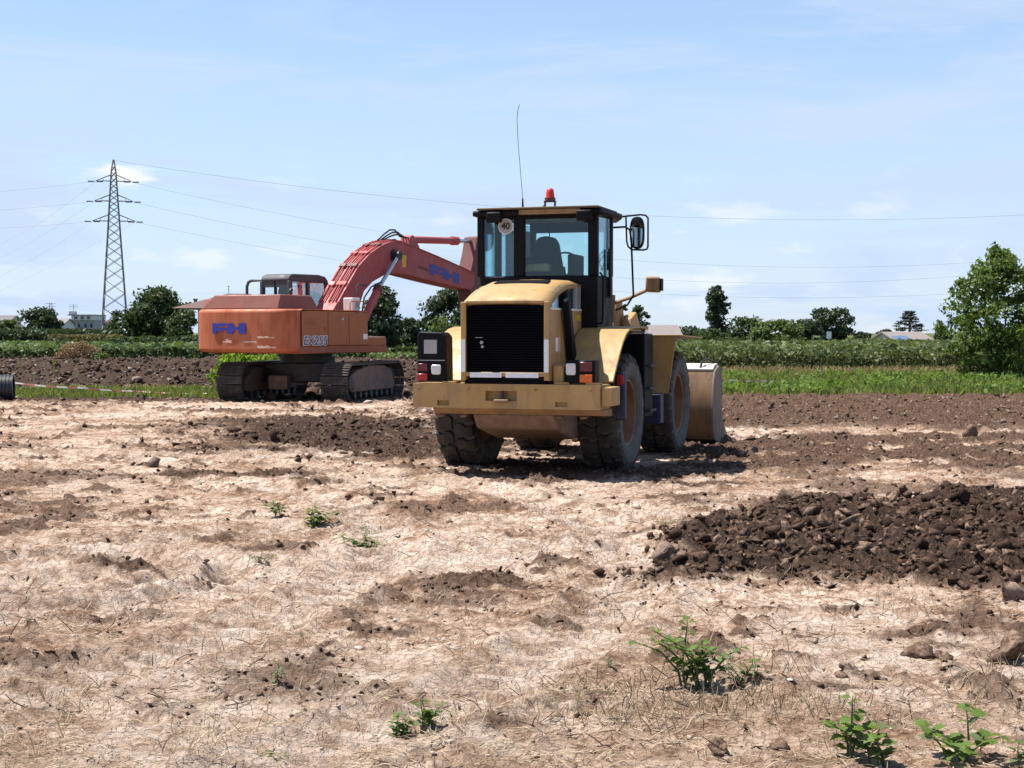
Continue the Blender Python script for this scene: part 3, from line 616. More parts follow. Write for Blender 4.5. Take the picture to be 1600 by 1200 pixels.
x, y = wedge(26000, 5.2, 32); dmp, gr, li, hp, lf, ti = masks(x, y); cl = fbm(x * 1.1, y * 1.1, 3, 95)
keep = (rng.random(len(x)) < 0.004 + 0.7 * np.clip(cl - .16, 0, 1)) & (dmp < 0.5); x, y = x[keep], y[keep]
r = np.hypot(x, y); size = (0.003 + 0.0007 * r) * np.exp(rng.normal(0, 0.6, len(x))); z = height(x, y)
clods('dark_crumbs', np.stack([x, y, z + size * 0.1], -1), size, 'clod_mid', 'small dark crumbs of soil strewn over the pale crust', flat=.55)
# larger lumps in the heap
x = rng.uniform(0.4, 7, 9000); y = rng.uniform(9.7, 16.8, 9000); sd_ = poly_sd(x, y, HEAP); k = (masks(x, y)[3] > .3) & (rng.random(9000) < 0.34); x, y = x[k], y[k]
size = np.clip(0.026 * np.exp(rng.normal(0, 0.6, len(x))), 0.012, 0.11); z = height(x, y)
clods('heap_lumps', np.stack([x, y, z + size * 0.35], -1), size, 'clod_dark', 'lumps of dark soil in the low heap at right', ICO_V, ICO_F, 0.38, .95)
# ploughed field at left, slabs whose sunlit faces are painted in as pale clod tones
n = 11000; y = np.exp(rng.uniform(np.log(46.8), np.log(94), n)); x = rng.uniform(-0.40, -0.02, n) * y
dmp, gr, li, hp, lf, ti = masks(x, y); k = lf > 0.4; x, y = x[k], y[k]
size = np.clip(0.075 * np.exp(rng.normal(0, 0.5, len(x))), 0.04, 0.22); z = height(x, y)
clods('ploughed_clods', np.stack([x, y, z + size * 0.1], -1), size, 'clod_field', 'big turned clods of the ploughed field behind the excavator')
# rubble between and under the excavator's tracks
n = 900; x = rng.uniform(-7.2, 3, n); y = rng.uniform(39.5, 48, n); size = np.clip(0.07 * np.exp(rng.normal(0, 0.5, n)), .03, .25); z = height(x, y)
clods('rubble', np.stack([x, y, z + size * .3], -1), size, 'clod_mid', 'brown rubble lying under and behind the excavator')

# broken ridges of churned clods left of the loader
n = 2600; x = rng.normal(-2.6, 1.9, n); y = rng.normal(26, 4.2, n); k = (masks(x, y)[0] > .55) & (y > 19) & (y < 37) & (fbm(x * 1.1, y * .8, 3, 161) > -.08); x, y = x[k], y[k]
size = np.clip(.040 * np.exp(rng.normal(0, .55, len(x))), .015, .15); clods('churned_clods', np.stack([x, y, height(x, y) + size * .25], -1), size, 'clod_dark', 'dark churned clods on the ground left of the loader', ICO_V, ICO_F, .4, .85)
# single clods that stand out: (px, py of base, size m, squash, dark?, label)
def single_clod(px, py, s, sq, mat, label):
    d = 4200 / (py - 520); x, y = gx(px, d), d; rs = np.random.default_rng(int(px * 7 + py))
    V = IC2_V * (1 + 0.0 * rs.random((len(IC2_V), 1)))
    nz = sum(np.maximum(0, V @ q - t)[:, None] * q[None] for q, t in [((lambda v: v / np.linalg.norm(v))(rs.normal(size=3)), rs.uniform(0.45, 0.75)) for _ in range(9)])
    V = V - nz * 0.9; V = V * (1 + rs.normal(0, 0.085, (len(V), 1))); V = V * np.array([1.1, 0.95, sq]) * s
    o = np_mesh('soil_clod', V - np.array([0, 0, V[:, 2].min()]), IC2_F, mat); o.location = (x, y, hz(x, y) - 0.28 * s); o.rotation_euler = (0, 0, rs.uniform(0, 6))
    tag(o, label, 'soil clod', 'clods lying on the dirt'); return o
for a in [(1230, 800, 0.105, .95, 'clod_dark', 'round dark soil clod standing on the back edge of the heap'),
          (1274, 799, 0.065, .95, 'clod_dark', 'small dark soil clod right beside the round one behind the heap'),
          (1574, 1040, 0.135, .95, 'clod_dark', 'largest blocky brown soil clod, at the right edge of the photo below the heap'),
          (1440, 1032, 0.105, .75, 'clod_dark', 'flat-topped soil clod left of the largest blocky clod below the heap'),
          (1478, 1040, 0.07, .5, 'clod_dark', 'low flat soil clod between the flat-topped clod and the largest clod'),
          (1322, 1062, 0.050, .6, 'clod_dark', 'small flat soil clod right of the bushy foreground weed'),
          (1224, 1182, 0.075, .7, 'clod_dark', 'soil clod at the bottom edge, the wider one of the two below the weed'),
          (1130, 1186, 0.060, .75, 'clod_dark', 'rounded soil clod at the bottom edge, the smaller one of the two below the weed'),
          (1515, 684, 0.16, 1.15, 'clod_dark', 'upright dark soil clod standing alone in the tilled strip at right'),
          (1275, 714, 0.14, .6, 'clod_dark', 'low dark soil clod on the dirt right of the bucket'),
          (1038, 896, 0.10, .9, 'clod_mid', 'pale grey soil clod at the left tip of the heap'),
          (1580, 948, 0.11, .8, 'clod_mid', 'tan soil clod at the front foot of the heap by the right edge'),
          (168, 998, 0.06, .6, 'clod_dark', 'dark flat clod on the pale dirt in the left foreground'),
          (270, 912, 0.06, .6, 'clod_dark', 'dark clod on the pale dirt below the rutted turning mark at left'),
          (358, 918, 0.05, .8, 'clod_dark', 'small dark clod between the left ruts and the gravelly streak'),
          (592, 790, 0.06, .8, 'clod_dark', 'small dark clod on the pale dirt left below the loader')]: single_clod(*a)

# ================================================================== wheel loader
LD = empty('wheel_loader', (0.5, 19.9, 0.0), R(-18))
tag(LD, 'yellow wheel loader seen from behind with black cab and grille', 'wheel loader')
def p(g, name, mat, parent=LD, **k): return g.build(name, mat, parent, **k)

# --- rear counterweight
p(G().pocket(-1.16, 1.16, -1.9, -1.42, 0.855, 1.145, [(-0.24, 0.15, 0.945, 1.065, 0.09), (-0.85, -0.70, 0.885, 0.945, 0.05), (0.62, 0.77, 0.885, 0.945, 0.05)]), 'counterweight', 'loader_yellow')
p(G().prism([(-1.86, 0.852), (-1.40, 0.852), (-1.40, 0.76), (-1.76, 0.78)], 'X', -0.93, 1.18), 'counterweight_lip', 'loader_yellow_worn', bevel=0.01)
p(G().box(-0.13, 0.05, -1.93, -1.82, 0.925, 0.965), 'hitch_tongue', 'loader_yellow_worn', bevel=0.012)
p(G().tube([(-0.04, -1.86, 0.90), (-0.04, -1.86, 1.09)], 0.022, 10), 'hitch_pin', 'dark_steel')
p(G().box(1.163, 1.30, -1.86, -1.50, 0.90, 1.12), 'side_bracket', 'loader_yellow', bevel=0.012)
for x0, x1 in ((-0.80, -0.62), (0.60, 0.78), (0.98, 1.14)):
    p(G().box(x0, x1, -1.87, -1.70, 1.146, 1.172), 'bolt_plate', 'loader_yellow', bevel=0.006)
p(G().box(-0.08, 0.12, -1.89, -1.74, 1.147, 1.175), 'hood_latch', 'black_plastic', bevel=0.01)
p(G().prism([(-1.75, 0.78), (0.9, 0.80), (0.9, 0.46), (-0.9, 0.44), (-1.6, 0.60)], 'X', -0.46, 0.56), 'belly_pan', 'mud_pan', bevel=0.03)
p(G().box(-0.58, 0.58, -1.7, 1.0, 0.79, 1.25), 'rear_frame', 'dark_steel', bevel=0.02)

# --- hood
top = [(-1.905, 2.118), (-1.86, 2.160), (-1.74, 2.212), (-1.55, 2.283), (-1.35, 2.345), (-1.1, 2.392), (-0.8, 2.412), (-0.46, 2.42)]
hood = G()
n_ = 9; xs = [-.555 + 1.11 * i / (n_ - 1) for i in range(n_)]
def crown(x): return -0.030 * (abs(x) / .555) ** 2.2 - 0.045 * max(0, (abs(x) - .42) / .135) ** 2
V = []; Fc = []
for (yy, zz) in top: V += [(x, yy + 0.03 * (abs(x) / .555) ** 2 if yy < -1.8 else yy, zz + crown(x)) for x in xs]
for i in range(len(top) - 1):
    for j in range(n_ - 1): Fc.append((i*n_+j, i*n_+j+1, (i+1)*n_+j+1, (i+1)*n_+j))
hood.add(V, Fc)
ho = p(hood, 'hood_top', 'loader_yellow', smooth=50)
sm = ho.modifiers.new('thick', 'SOLIDIFY'); sm.thickness = 0.045; sm.offset = -1
for s in (-1, 1):
    side = [(-1.87, 1.185), (-1.87, 2.03), (-0.47, 2.03), (-0.47, 1.185)]
    sp_ = p(G().prism(side, 'X', s * 0.552, s * 0.515), 'hood_side', 'loader_yellow', bevel=0.008)
    p(G().prism([(-1.83, 2.033), (-1.83, 2.10), (-1.6, 2.22), (-1.3, 2.32), (-0.48, 2.37), (-0.48, 2.033)], 'X', s * 0.50, s * 0.49), 'side_intake', 'cab_glass', parent=sp_)
    p(G().box(min(s*.556, s*.53), max(s*.556, s*.53), -1.86, -0.48, 2.022, 2.044), 'intake_sill', 'sticker_white', parent=sp_)
    for yy in (-0.72, -0.56):
        p(G().box(min(s*.548, s*.515), max(s*.548, s*.515), yy - .035, yy + .035, 2.045, 2.345), 'intake_post', 'plate_grey', parent=sp_)
p(G().box(-0.46, 0.46, -1.75, -0.6, 1.3, 2.0), 'engine_block', 'dark_steel', bevel=0.03)
# rear frame round the grille
fr = G()
fr.box(-0.548, -0.484, -1.905, -1.80, 1.19, 2.115); fr.box(0.484, 0.548, -1.905, -1.80, 1.19, 2.115)
fr.box(-0.484, 0.484, -1.905, -1.80, 2.095, 2.13); fr.box(-0.484, 0.484, -1.905, -1.80, 1.235, 1.285)
fr_o = p(fr, 'grille_frame', 'loader_yellow', bevel=0.006)
gr_ = p(G().box(-0.484, 0.484, -1.862, -1.83, 1.285, 2.095), 'grille', 'grille_black')
sl = G().hexa([(-0.478,-1.895,0),(0.478,-1.895,0),(0.478,-1.868,0.014),(-0.478,-1.868,0.014)], [(-0.478,-1.895,0.007),(0.478,-1.895,0.007),(0.478,-1.868,0.021),(-0.478,-1.868,0.021)])
s0 = p(sl, 'grille_slat', 'grille_black', parent=gr_, loc=(0, 0, 1.295))
for i in range(1, 26): copy_part(s0, gr_, (0, 0, 1.295 + i * 0.0305))
p(G().lathe([(0, 0.02), (0.03, 0.016)], 12, 'Y', (-0.28, -1.925, 1.635)), 'lock_knob', 'plate_grey', parent=gr_)
p(G().lathe([(0, 0.016), (0.03, 0.013)], 12, 'Y', (-0.27, -1.925, 1.585)), 'lock_knob', 'plate_grey', parent=gr_)
p(G().box(-0.36, -0.27, -1.915, -1.90, 1.69, 1.697), 'lock_bar', 'plate_grey', parent=gr_)
for x0, x1, z0, z1 in ((-0.546, -0.490, 1.285, 1.67), (0.487, 0.543, 1.285, 1.67)):
    p(G().box(x0, x1, -1.912, -1.906, z0, z1), 'reflector_strip', 'reflector_white')
for x0, x1 in ((-0.43, -0.035), (0.015, 0.42)):
    p(G().box(x0, x1, -1.914, -1.906, 1.222, 1.28), 'reflector_strip', 'reflector_white')
p(G().box(-0.50, 0.50, -1.88, -1.78, 1.147, 1.19), 'hood_gap', 'grille_black')
# slatted vent let into the hood top
def htop(yy):
    for (a, b), (c_, d_) in zip(top, top[1:]):
        if a <= yy <= c_: return b + (d_ - b) * (yy - a) / (c_ - a)
vt = G()
vt.hexa([(-0.33,-1.33,htop(-1.33)-.004),(0.36,-1.33,htop(-1.33)-.004),(0.33,-1.10,htop(-1.10)-.004),(-0.31,-1.10,htop(-1.10)-.004)], [(-0.33,-1.33,htop(-1.33)+.006),(0.36,-1.33,htop(-1.33)+.006),(0.33,-1.10,htop(-1.10)+.006),(-0.31,-1.10,htop(-1.10)+.006)])
p(vt, 'hood_vent', 'grille_black')
# black snorkel beside the hood, warning sticker, small step
p(G().prism([(-1.49, 2.13), (-1.38, 2.17), (-1.06, 1.42), (-1.06, 1.18), (-1.20, 1.18), (-1.22, 1.42)], 'X', 0.572, 0.66), 'snorkel', 'black_plastic', bevel=0.02)
p(G().box(0.5535, 0.5555, -1.66, -1.46, 1.52, 1.70), 'warning_sticker', 'sticker_pink')
p(G().box(0.5525, 0.5560, -1.66, -1.56, 1.53, 1.69), 'warning_sticker', 'sticker_white')
p(G().box(0.5525, 0.556, -0.72, -0.55, 1.90, 1.97), 'data_plate', 'sticker_yellow')
p(G().box(0.56, 0.70, -1.80, -1.55, 1.15, 1.37), 'filler_box', 'loader_yellow', bevel=0.02)

# --- lamp boxes
lb = p(G().prism([(-1.125, 1.16), (-0.745, 1.16), (-0.752, 1.70), (-0.80, 1.755), (-1.09, 1.765), (-1.12, 1.73)], 'Y', -1.86, -1.62), 'lamp_box', 'black_plastic', bevel=0.015)
lb['label'] = 'tall black lamp box at the left rear corner'
p(G().box(-1.03, -0.865, -1.868, -1.862, 1.50, 1.665), 'number_plate', 'plate_grey', parent=lb)
p(G().box(-1.10, -0.765, -1.868, -1.862, 1.415, 1.425), 'trim_line', 'plate_grey', parent=lb)
lamp = G().prism([(-0.93, 1.265), (-0.915, 1.25), (-0.83, 1.25), (-0.815, 1.265), (-0.81, 1.35), (-0.825, 1.368), (-0.92, 1.368), (-0.935, 1.35)], 'Y', -1.885, -1.86)
p(lamp, 'reversing_lamp', 'lens_clear', parent=lb, bevel=0.008)
p(G().box(-1.118, -0.985, -1.882, -1.86, 1.175, 1.26), 'tail_lamp', 'lens_red', parent=lb, bevel=0.006)
p(G().box(-1.118, -0.985, -1.872, -1.862, 1.29, 1.38), 'brake_lamp', 'lens_dark_red', parent=lb, bevel=0.004)
rb = p(G().box(0.73, 1.09, -1.86, -1.66, 1.16, 1.432), 'lamp_box', 'black_plastic', bevel=0.012)
rb['label'] = 'low black lamp box at the right rear corner'
lamp = G().prism([(0.745, 1.275), (0.76, 1.258), (0.85, 1.258), (0.86, 1.28), (0.862, 1.38), (0.85, 1.395), (0.755, 1.395), (0.742, 1.38)], 'Y', -1.885, -1.858)
p(lamp, 'reversing_lamp', 'lens_clear', parent=rb, bevel=0.008)
p(G().box(0.91, 1.06, -1.876, -1.858, 1.30, 1.41), 'brake_lamp', 'lens_dark_red', parent=rb, bevel=0.006)
p(G().box(0.91, 1.06, -1.882, -1.858, 1.172, 1.265), 'indicator_lamp', 'lens_orange', parent=rb, bevel=0.006)
tp = p(G().prism([(-1.20, 0.70), (-1.09, 0.70), (-1.09, 1.24), (-1.12, 1.28), (-1.20, 1.28)], 'X', 1.165, 1.285), 'side_marker', 'tail_blue', bevel=0.02)
p(G().box(1.18, 1.275, -1.212, -1.19, 1.13, 1.25), 'marker_lens', 'lens_red', parent=tp, bevel=0.01)

# --- rear fenders
prof = [(-1.40, 1.15), (-1.33, 1.24), (-1.2, 1.36), (-1.06, 1.50), (-0.92, 1.62), (-0.76, 1.72), (-0.58, 1.775), (-0.38, 1.80), (0.0, 1.805), (0.30, 1.80)]
for s in (-1, 1):
    a, b = sorted((s * 0.565, s * 1.20))
    fo = p(G().ribbon(prof, 'X', a, b, 0.028), 'rear_fender', 'loader_yellow', smooth=40, bevel=0.012)
    p(G().ribbon([(q[0] + .05, q[1] - .05) for q in prof], 'X', a + .03, b - .03, 0.02), 'fender_liner', 'black_plastic', parent=fo, smooth=40)
    p(G().box(min(s*.9, s*1.20), max(s*.9, s*1.20), 0.28, 0.42, 1.79, 1.835), 'fender_lip', 'loader_yellow', parent=fo, bevel=.008)
# black ladder housing and tank between the wheels
for s in (-1, 1):
    a, b = sorted((s * 0.60, s * 1.06))
    st = p(G().box(a, b, 0.80, 1.30, 0.62, 1.74), 'ladder_housing', 'black_plastic', bevel=0.02)
    for zz in (0.70, 1.0, 1.3): p(G().box(min(s*1.0, s*1.12), max(s*1.0, s*1.12), 0.9, 1.25, zz, zz + .03), 'ladder_step', 'dark_steel', parent=st)

# --- wheels
def tyre_mesh(rad=0.755, w=0.54):
    g = G(); hw = w / 2
    prof = [(-hw*.70, .415), (-hw*.82, .43), (-hw*.97, .49), (-hw*1.0, .56), (-hw*.985, .64), (-hw*.93, .69), (-hw*.80, .700), (-hw*.4, .700), (0, .700), (hw*.4, .700), (hw*.80, .700), (hw*.93, .69), (hw*.985, .64), (hw, .56), (hw*.97, .49), (hw*.82, .43), (hw*.70, .415)]
    g.lathe(prof, 60, 'X', closed=True); return g
def lug_mesh(rad=0.755, w=0.54, n=22):
    """wavy transverse lugs wrapping over the shoulders"""
    g = G(); hw = w / 2
    for k in range(n):
        for s in (-1, 1):
            a0 = 2*math.pi*(k + (0.5 if s > 0 else 0)) / n
            pts = [(0.015, rad-.003, 0.00), (0.06, rad, 0.035), (0.115, rad, 0.030), (0.165, rad-.002, -0.012), (0.215, rad-.010, 0.000), (0.248, rad-.032, 0.012), (0.268, rad-.085, 0.014), (0.266, rad-.14, 0.012)]
            hwid = 0.076; V = []
            for (xx, r_, sh) in pts:
                for e, rr_ in ((-1, r_), (1, r_), (1, r_ - .07), (-1, r_ - .07)):
                    xs_ = xx * s if rr_ == r_ else xx * s * 0.97
                    wd = hwid * (1.0 if rr_ == r_ else 1.12)
                    a = a0 + (sh + e * wd) / rad
                    V.append((xs_, rr_ * math.cos(a), rr_ * math.sin(a)))
            Fq = []
            for i in range(len(pts) - 1):
                for j in range(4): Fq.append((i*4+j, i*4+(j+1) % 4, (i+1)*4+(j+1) % 4, (i+1)*4+j))
            Fq += [(0, 1, 2, 3), (len(V)-4, len(V)-3, len(V)-2, len(V)-1)]
            g.add(V, Fq)
    return g
protoT = None
for (wx, wy) in ((0.815, 0), (-1.085, 0), (0.825, 3.02), (-1.075, 3.02)):
    ro = 0.0 if protoT is None else random.uniform(0, 6)
    if protoT is None:
        w_ = tyre_mesh().build('wheel', 'tyre_sidewall', LD, smooth=45, loc=(wx, wy, 0.735)); protoT = w_
        protoP = [lug_mesh().build('tyre_tread', 'tyre_rubber', w_, smooth=30),
                  G().lathe([(-.20, .39), (-.18, .42), (.17, .425), (.20, .442), (.215, .436), (.21, .395), (.14, .385), (.07, .37)], 48, 'X').build('rim', 'rim_ring', w_, smooth=40),
                  G().lathe([(.065, .385), (.07, .35), (.03, .25), (.03, .17), (.085, .155), (.10, .13), (.10, .0)], 48, 'X').build('rim_disc', 'rim_orange', w_, smooth=30)]
        hb = G()
        for k in range(12):
            a = 2*math.pi*k/12; hb.lathe([(.03, .016), (.055, .016)], 6, 'X', (0, .20*math.cos(a), .20*math.sin(a)))
        protoP.append(hb.build('hub_bolts', 'rim_orange', w_))
        protoP.append(G().lathe([(-.12, .41), (-.06, .20), (-.12, .16), (-.2, .14), (-.2, 0)], 24, 'X').build('inner_hub', 'dark_steel', w_, smooth=40))
    else:
        w_ = copy_part(protoT, LD, (wx, wy, 0.735))
        for q in protoP: copy_part(q, w_)
    w_.rotation_euler = (ro, 0, 0) if wx > 0 else (ro, 0, math.pi)
for yy in (0, 3.02):
    p(G().lathe([(-.8, .10), (-.35, .13), (-.25, .24), (.25, .24), (.35, .13), (.8, .10)], 20, 'X', (0, yy, .735)), 'axle', 'dark_steel', smooth=40)

# --- front frame, fenders, arms, bucket
p(G().box(-0.42, 0.42, 1.25, 3.5, 0.60, 1.25), 'front_frame', 'loader_yellow_worn', bevel=0.03)
p(G().lathe([(0.55, .22), (1.35, .22)], 16, 'Z', (0, 1.25, 0)), 'articulation_joint', 'dark_steel')
for s in (-1, 1):
    def sg(q): return q * s
    ff = G().add([(sg(.80),1.60,1.70),(sg(1.36),1.60,1.70),(sg(1.36),3.25,1.66),(sg(.80),3.25,1.66),(sg(.80),1.60,1.725),(sg(1.36),1.60,1.725),(sg(1.36),3.25,1.685),(sg(.80),3.25,1.685)], [(3,2,1,0),(4,5,6,7),(0,1,5,4),(1,2,6,5),(2,3,7,6),(3,0,4,7)])
    fo = p(ff, 'front_fender', 'loader_yellow', bevel=.006)
    pn = G().add([(sg(.80),1.62,1.70),(sg(1.31),1.62,1.70),(sg(1.175),1.74,0.91),(sg(.80),1.74,0.91),(sg(.80),1.645,1.70),(sg(1.31),1.645,1.70),(sg(1.175),1.765,0.91),(sg(.80),1.765,0.91)], [(3,2,1,0),(4,5,6,7),(0,1,5,4),(1,2,6,5),(2,3,7,6),(3,0,4,7)])
    p(pn, 'fender_panel', 'loader_yellow', parent=fo, bevel=.006)
    a, b = sorted((s * .75, s * 1.10))
    p(G().box(a, b, 1.60, 1.80, 0.50, 0.905), 'mud_flap', 'tail_blue', parent=fo, bevel=.01)
    p(G().prism([(1.9, 1.35), (2.1, 1.95), (2.4, 2.05), (4.05, 0.62), (4.15, 0.35), (3.95, 0.32), (2.5, 1.50)], 'X', s*.45, s*.57), 'lift_arm', 'loader_yellow', bevel=.015)
    p(G().tube([(s*.3, 1.6, .9), (s*.3, 3.0, .95)], .07, 12), 'lift_cylinder', 'loader_yellow_worn', smooth=40)
p(G().prism([(1.75, 1.2), (1.75, 1.75), (1.95, 2.18), (2.25, 2.2), (2.5, 1.7), (2.5, 1.2)], 'X', -.40, .40), 'loader_tower', 'loader_yellow_worn', bevel=.02)
p(G().prism([(2.6, 1.75), (2.75, 2.1), (2.9, 1.75), (3.3, .9), (3.1, .9)], 'X', -.09, .09), 'tilt_lever', 'loader_yellow', bevel=.02)
bp = [(5.55, .02), (4.75, .02), (4.45, .10), (4.32, .30), (4.28, .60), (4.34, .95), (4.46, 1.16)]
bk = p(G().ribbon(bp, 'X', -1.36, 1.36, -0.035), 'bucket', 'bucket_paint', smooth=40, loc=(-.07, 0, 0))
for s in (-1, 1):
    p(G().prism([(5.55, .02), (4.75, .02), (4.45, .10), (4.32, .30), (4.28, .60), (4.34, .95), (4.46, 1.16), (4.75, 1.24), (5.02, 1.20), (5.10, .95), (5.04, .65), (5.12, .35), (5.6, .08)], 'X', s*1.362, s*1.40), 'bucket_side', 'bucket_steel', parent=bk, bevel=.004)
p(G().ribbon([(4.46, 1.16), (4.62, 1.22), (4.85, 1.24)], 'X', -1.36, 1.36, 0.03), 'spill_guard', 'wall_cream', parent=bk)  # cream colour stands in for sunlight whitening the bucket's top edge
p(G().box(-1.42, 1.42, 5.45, 5.70, .0, .035), 'cutting_edge', 'dark_steel', parent=bk)
p(G().tube([(1.15, 4.50, 1.18), (1.17, 4.55, 1.30), (1.22, 4.7, 1.34), (1.33, 4.95, 1.28), (1.37, 5.0, 1.22)], .018, 8), 'bucket_hose', 'hose_rubber', parent=bk, smooth=40)
for s in (-.5, .5): p(G().prism([(4.05, .25), (4.35, .2), (4.36, .75), (4.2, .75)], 'X', s - .03, s + .03), 'bucket_lug', 'loader_yellow_worn', parent=bk)

# --- cab
YB, YF = -0.5, 0.95
def quadbar(x0, x1, y0, y1, z0, z1): return G().box(x0, x1, y0, y1, z0, z1)
lower = G().prism([(-.80, YB), (.755, YB), (.77, .22), (.56, YF), (-.56, YF), (-.80, .22)], 'Z', 1.78, 2.47)
p(lower, 'cab_lower', 'cab_black', bevel=.02)
p(G().prism([(-.70, YB+.03), (.70, YB+.03), (.70, .8), (-.70, .8)], 'Z', 1.25, 1.78), 'cab_base', 'cab_black')
posts = [(-.835, -.745, YB, YB+.09), (-.345, -.195, YB, YB+.07), (.63, .757, YB, YB+.09), (.70, .775, .15, .24), (-.82, -.74, .15, .24), (.48, .56, YF-.08, YF), (-.56, -.48, YF-.08, YF)]
for q in posts: p(quadbar(*q, 2.465, 3.26), 'cab_post', 'cab_black', bevel=.015)
p(G().box(-.83, .755, YB+.005, YB+.08, 3.185, 3.26), 'cab_header', 'cab_black', bevel=.01)
p(G().box(-.50, .50, YF-.07, YF-.005, 3.10, 3.26), 'cab_header', 'cab_black', bevel=.01)
rf = p(G().prism([(-.87, YB-.09), (.82, YB-.09), (.86, .0), (.84, .45), (.62, YF+.12), (-.62, YF+.12), (-.87, .45)], 'Z', 3.225, 3.30), 'cab_roof', 'cab_black', bevel=.025)
p(G().prism([(-.80, YB-.13), (.80, YB-.13), (.78, .4), (.58, YF+.05), (-.58, YF+.05), (-.78, .4)], 'Z', 3.302, 3.33), 'roof_cap', 'roof_top', parent=rf, bevel=.012)
p(G().box(-.24, .56, YB-.112, YB-.092, 3.235, 3.298), 'roof_visor', 'loader_yellow_worn', parent=rf, bevel=.006)
for xx in (-.56, .62): 
    p(G().box(xx - .10, xx + .10, YB-.16, YB-.092, 3.14, 3.275), 'work_lamp', 'black_plastic', parent=rf, bevel=.02)
# panes
def pane(name, pts, mat='cab_glass', parent=LD):
    a, b, c_ = Vector(pts[0]), Vector(pts[1]), Vector(pts[2]); n = (b - a).cross(c_ - a).normalized() * .006
    return G().hexa([tuple(Vector(q)) for q in pts], [tuple(Vector(q) + n) for q in pts]).build(name, mat, parent)
pane('rear_window', [(-.195, YB+.03, 2.47), (.632, YB+.03, 2.47), (.632, YB+.03, 3.186), (-.195, YB+.03, 3.186)])
pane('rear_window', [(-.745, YB+.03, 2.47), (-.345, YB+.03, 2.47), (-.345, YB+.03, 3.186), (-.745, YB+.03, 3.186)])
dr = pane('door_window', [(.74, YB+.09, 2.05), (.752, .15, 2.05), (.752, .15, 3.22), (.74, YB+.09, 3.22)])
p(G().tube([(.785, -.10, 2.55), (.80, -.16, 2.62), (.80, -.16, 2.72), (.785, -.10, 2.78)], .012, 6), 'door_handle', 'black_plastic', parent=dr)
pane('side_window', [(-.79, .15, 2.47), (-.79, YB+.09, 2.47), (-.79, YB+.09, 3.22), (-.79, .15, 3.22)])
pane('windscreen', [(.48, YF-.04, 2.0), (-.48, YF-.04, 2.0), (-.48, YF-.04, 3.1), (.48, YF-.04, 3.1)], 'clear_glass')
pane('front_corner_window', [(.755, .24, 2.47), (.555, YF-.08, 2.47), (.555, YF-.08, 3.2), (.755, .24, 3.2)], 'clear_glass')
pane('front_corner_window', [(-.555, YF-.08, 2.47), (-.78, .24, 2.47), (-.78, .24, 3.2), (-.555, YF-.08, 3.2)], 'clear_glass')
p(G().box(.772, .80, -.02, .06, 2.2, 2.82), 'door_pillar_trim', 'black_plastic', bevel=.02)
sg_ = p(G().lathe([(0, .10), (.006, .10)], 36, 'Y', (-.446, YB-.005, 3.10)), 'speed_sign', 'sticker_white')
p(G().lathe([(-.002, .088), (.001, .093)], 36, 'Y', (-.446, YB-.005, 3.10)), 'sign_ring', 'plate_grey', parent=sg_)
t40 = text_mesh('sign_number', '40', .115, 'print_black', sg_, (-.446, YB-.009, 3.10), (R(90), 0, 0), offset=.003)
# interior
se = p(G().prism([(-.25, 2.42), (-.22, 2.86), (-.17, 2.98), (-.06, 3.0), (.05, 2.98), (.10, 2.90), (.15, 2.62), (.18, 2.42)], 'Y', -.06, .10), 'seat_back', 'seat_fabric', bevel=.035)
p(G().box(-.28, .20, .0, .52, 2.28, 2.46), 'seat_cushion', 'seat_fabric', bevel=.04)
p(G().prism([(-.26, 2.56), (-.22, 2.625), (.0, 2.635), (.06, 2.62), (.06, 2.53), (-.26, 2.53)], 'Y', -.30, -.16), 'storage_box', 'loader_yellow', bevel=.015)
p(G().box(-.36, -.30, -.1, .35, 2.42, 2.74), 'armrest', 'seat_fabric', bevel=.02)
p(G().box(.24, .34, -.06, .40, 2.42, 2.76), 'armrest', 'seat_fabric', bevel=.02)
p(G().box(-.62, -.38, .0, .34, 2.47, 3.08), 'equipment_rack', 'wall_grey', bevel=.01)
p(G().tube([(.0, .75, 2.2), (.0, .58, 2.62)], .03, 8), 'steering_column', 'black_plastic')
p(G().tube([(.19*math.cos(a)+0, .58+.09*math.sin(a), 2.66+.16*math.sin(a)) for a in np.linspace(0, 2*math.pi, 21)], .014, 6, cap=False), 'steering_wheel', 'black_plastic')
p(G().tube([(-.12, .35, 2.9), (-.12, .35, 3.18)], .008, 5), 'sunshade_cord', 'black_plastic')
p(G().tube([(.36, .55, 2.46), (.48, .60, 2.66), (.60, .62, 2.84)], .009, 5), 'control_lever', 'black_plastic')
p(G().tube([(.50, .55, 2.46), (.57, .60, 2.70)], .009, 5), 'control_lever', 'black_plastic')

# --- roof furniture
ba = p(G().prism([(-.262, 3.36), (-.262, 3.50), (-.25, 3.50), (-.25, 3.36)], 'Y', .57, .63).prism([(-.125, 3.36), (-.125, 3.50), (-.113, 3.50), (-.113, 3.36)], 'Y', .57, .63).box(-.265, -.11, .56, .64, 3.49, 3.505), 'beacon_bracket', 'dark_steel')
p(G().lathe([(3.505, .066), (3.54, .068), (3.56, .058), (3.60, .056), (3.655, .046), (3.67, .03), (3.674, 0)], 24, 'Z', (-.187, .60, 0)), 'beacon', 'beacon_core', parent=ba, smooth=40)
p(G().lathe([(3.505, .070), (3.545, .074), (3.546, .060)], 24, 'Z', (-.187, .60, 0)), 'beacon_base', 'boom_dark_red', parent=ba, smooth=40)
p(G().tube([(-.57, .6, 3.35), (-.5, .6, 3.372), (-.38, .6, 3.372), (-.31, .6, 3.41), (-.262, .6, 3.45)], .011, 6), 'beacon_cable', 'hose_rubber', smooth=40)
an = p(G().tube([(-.568, .6, 3.34), (-.570, .6, 3.55)], [.018, .010], 8), 'antenna', 'black_plastic', smooth=40)
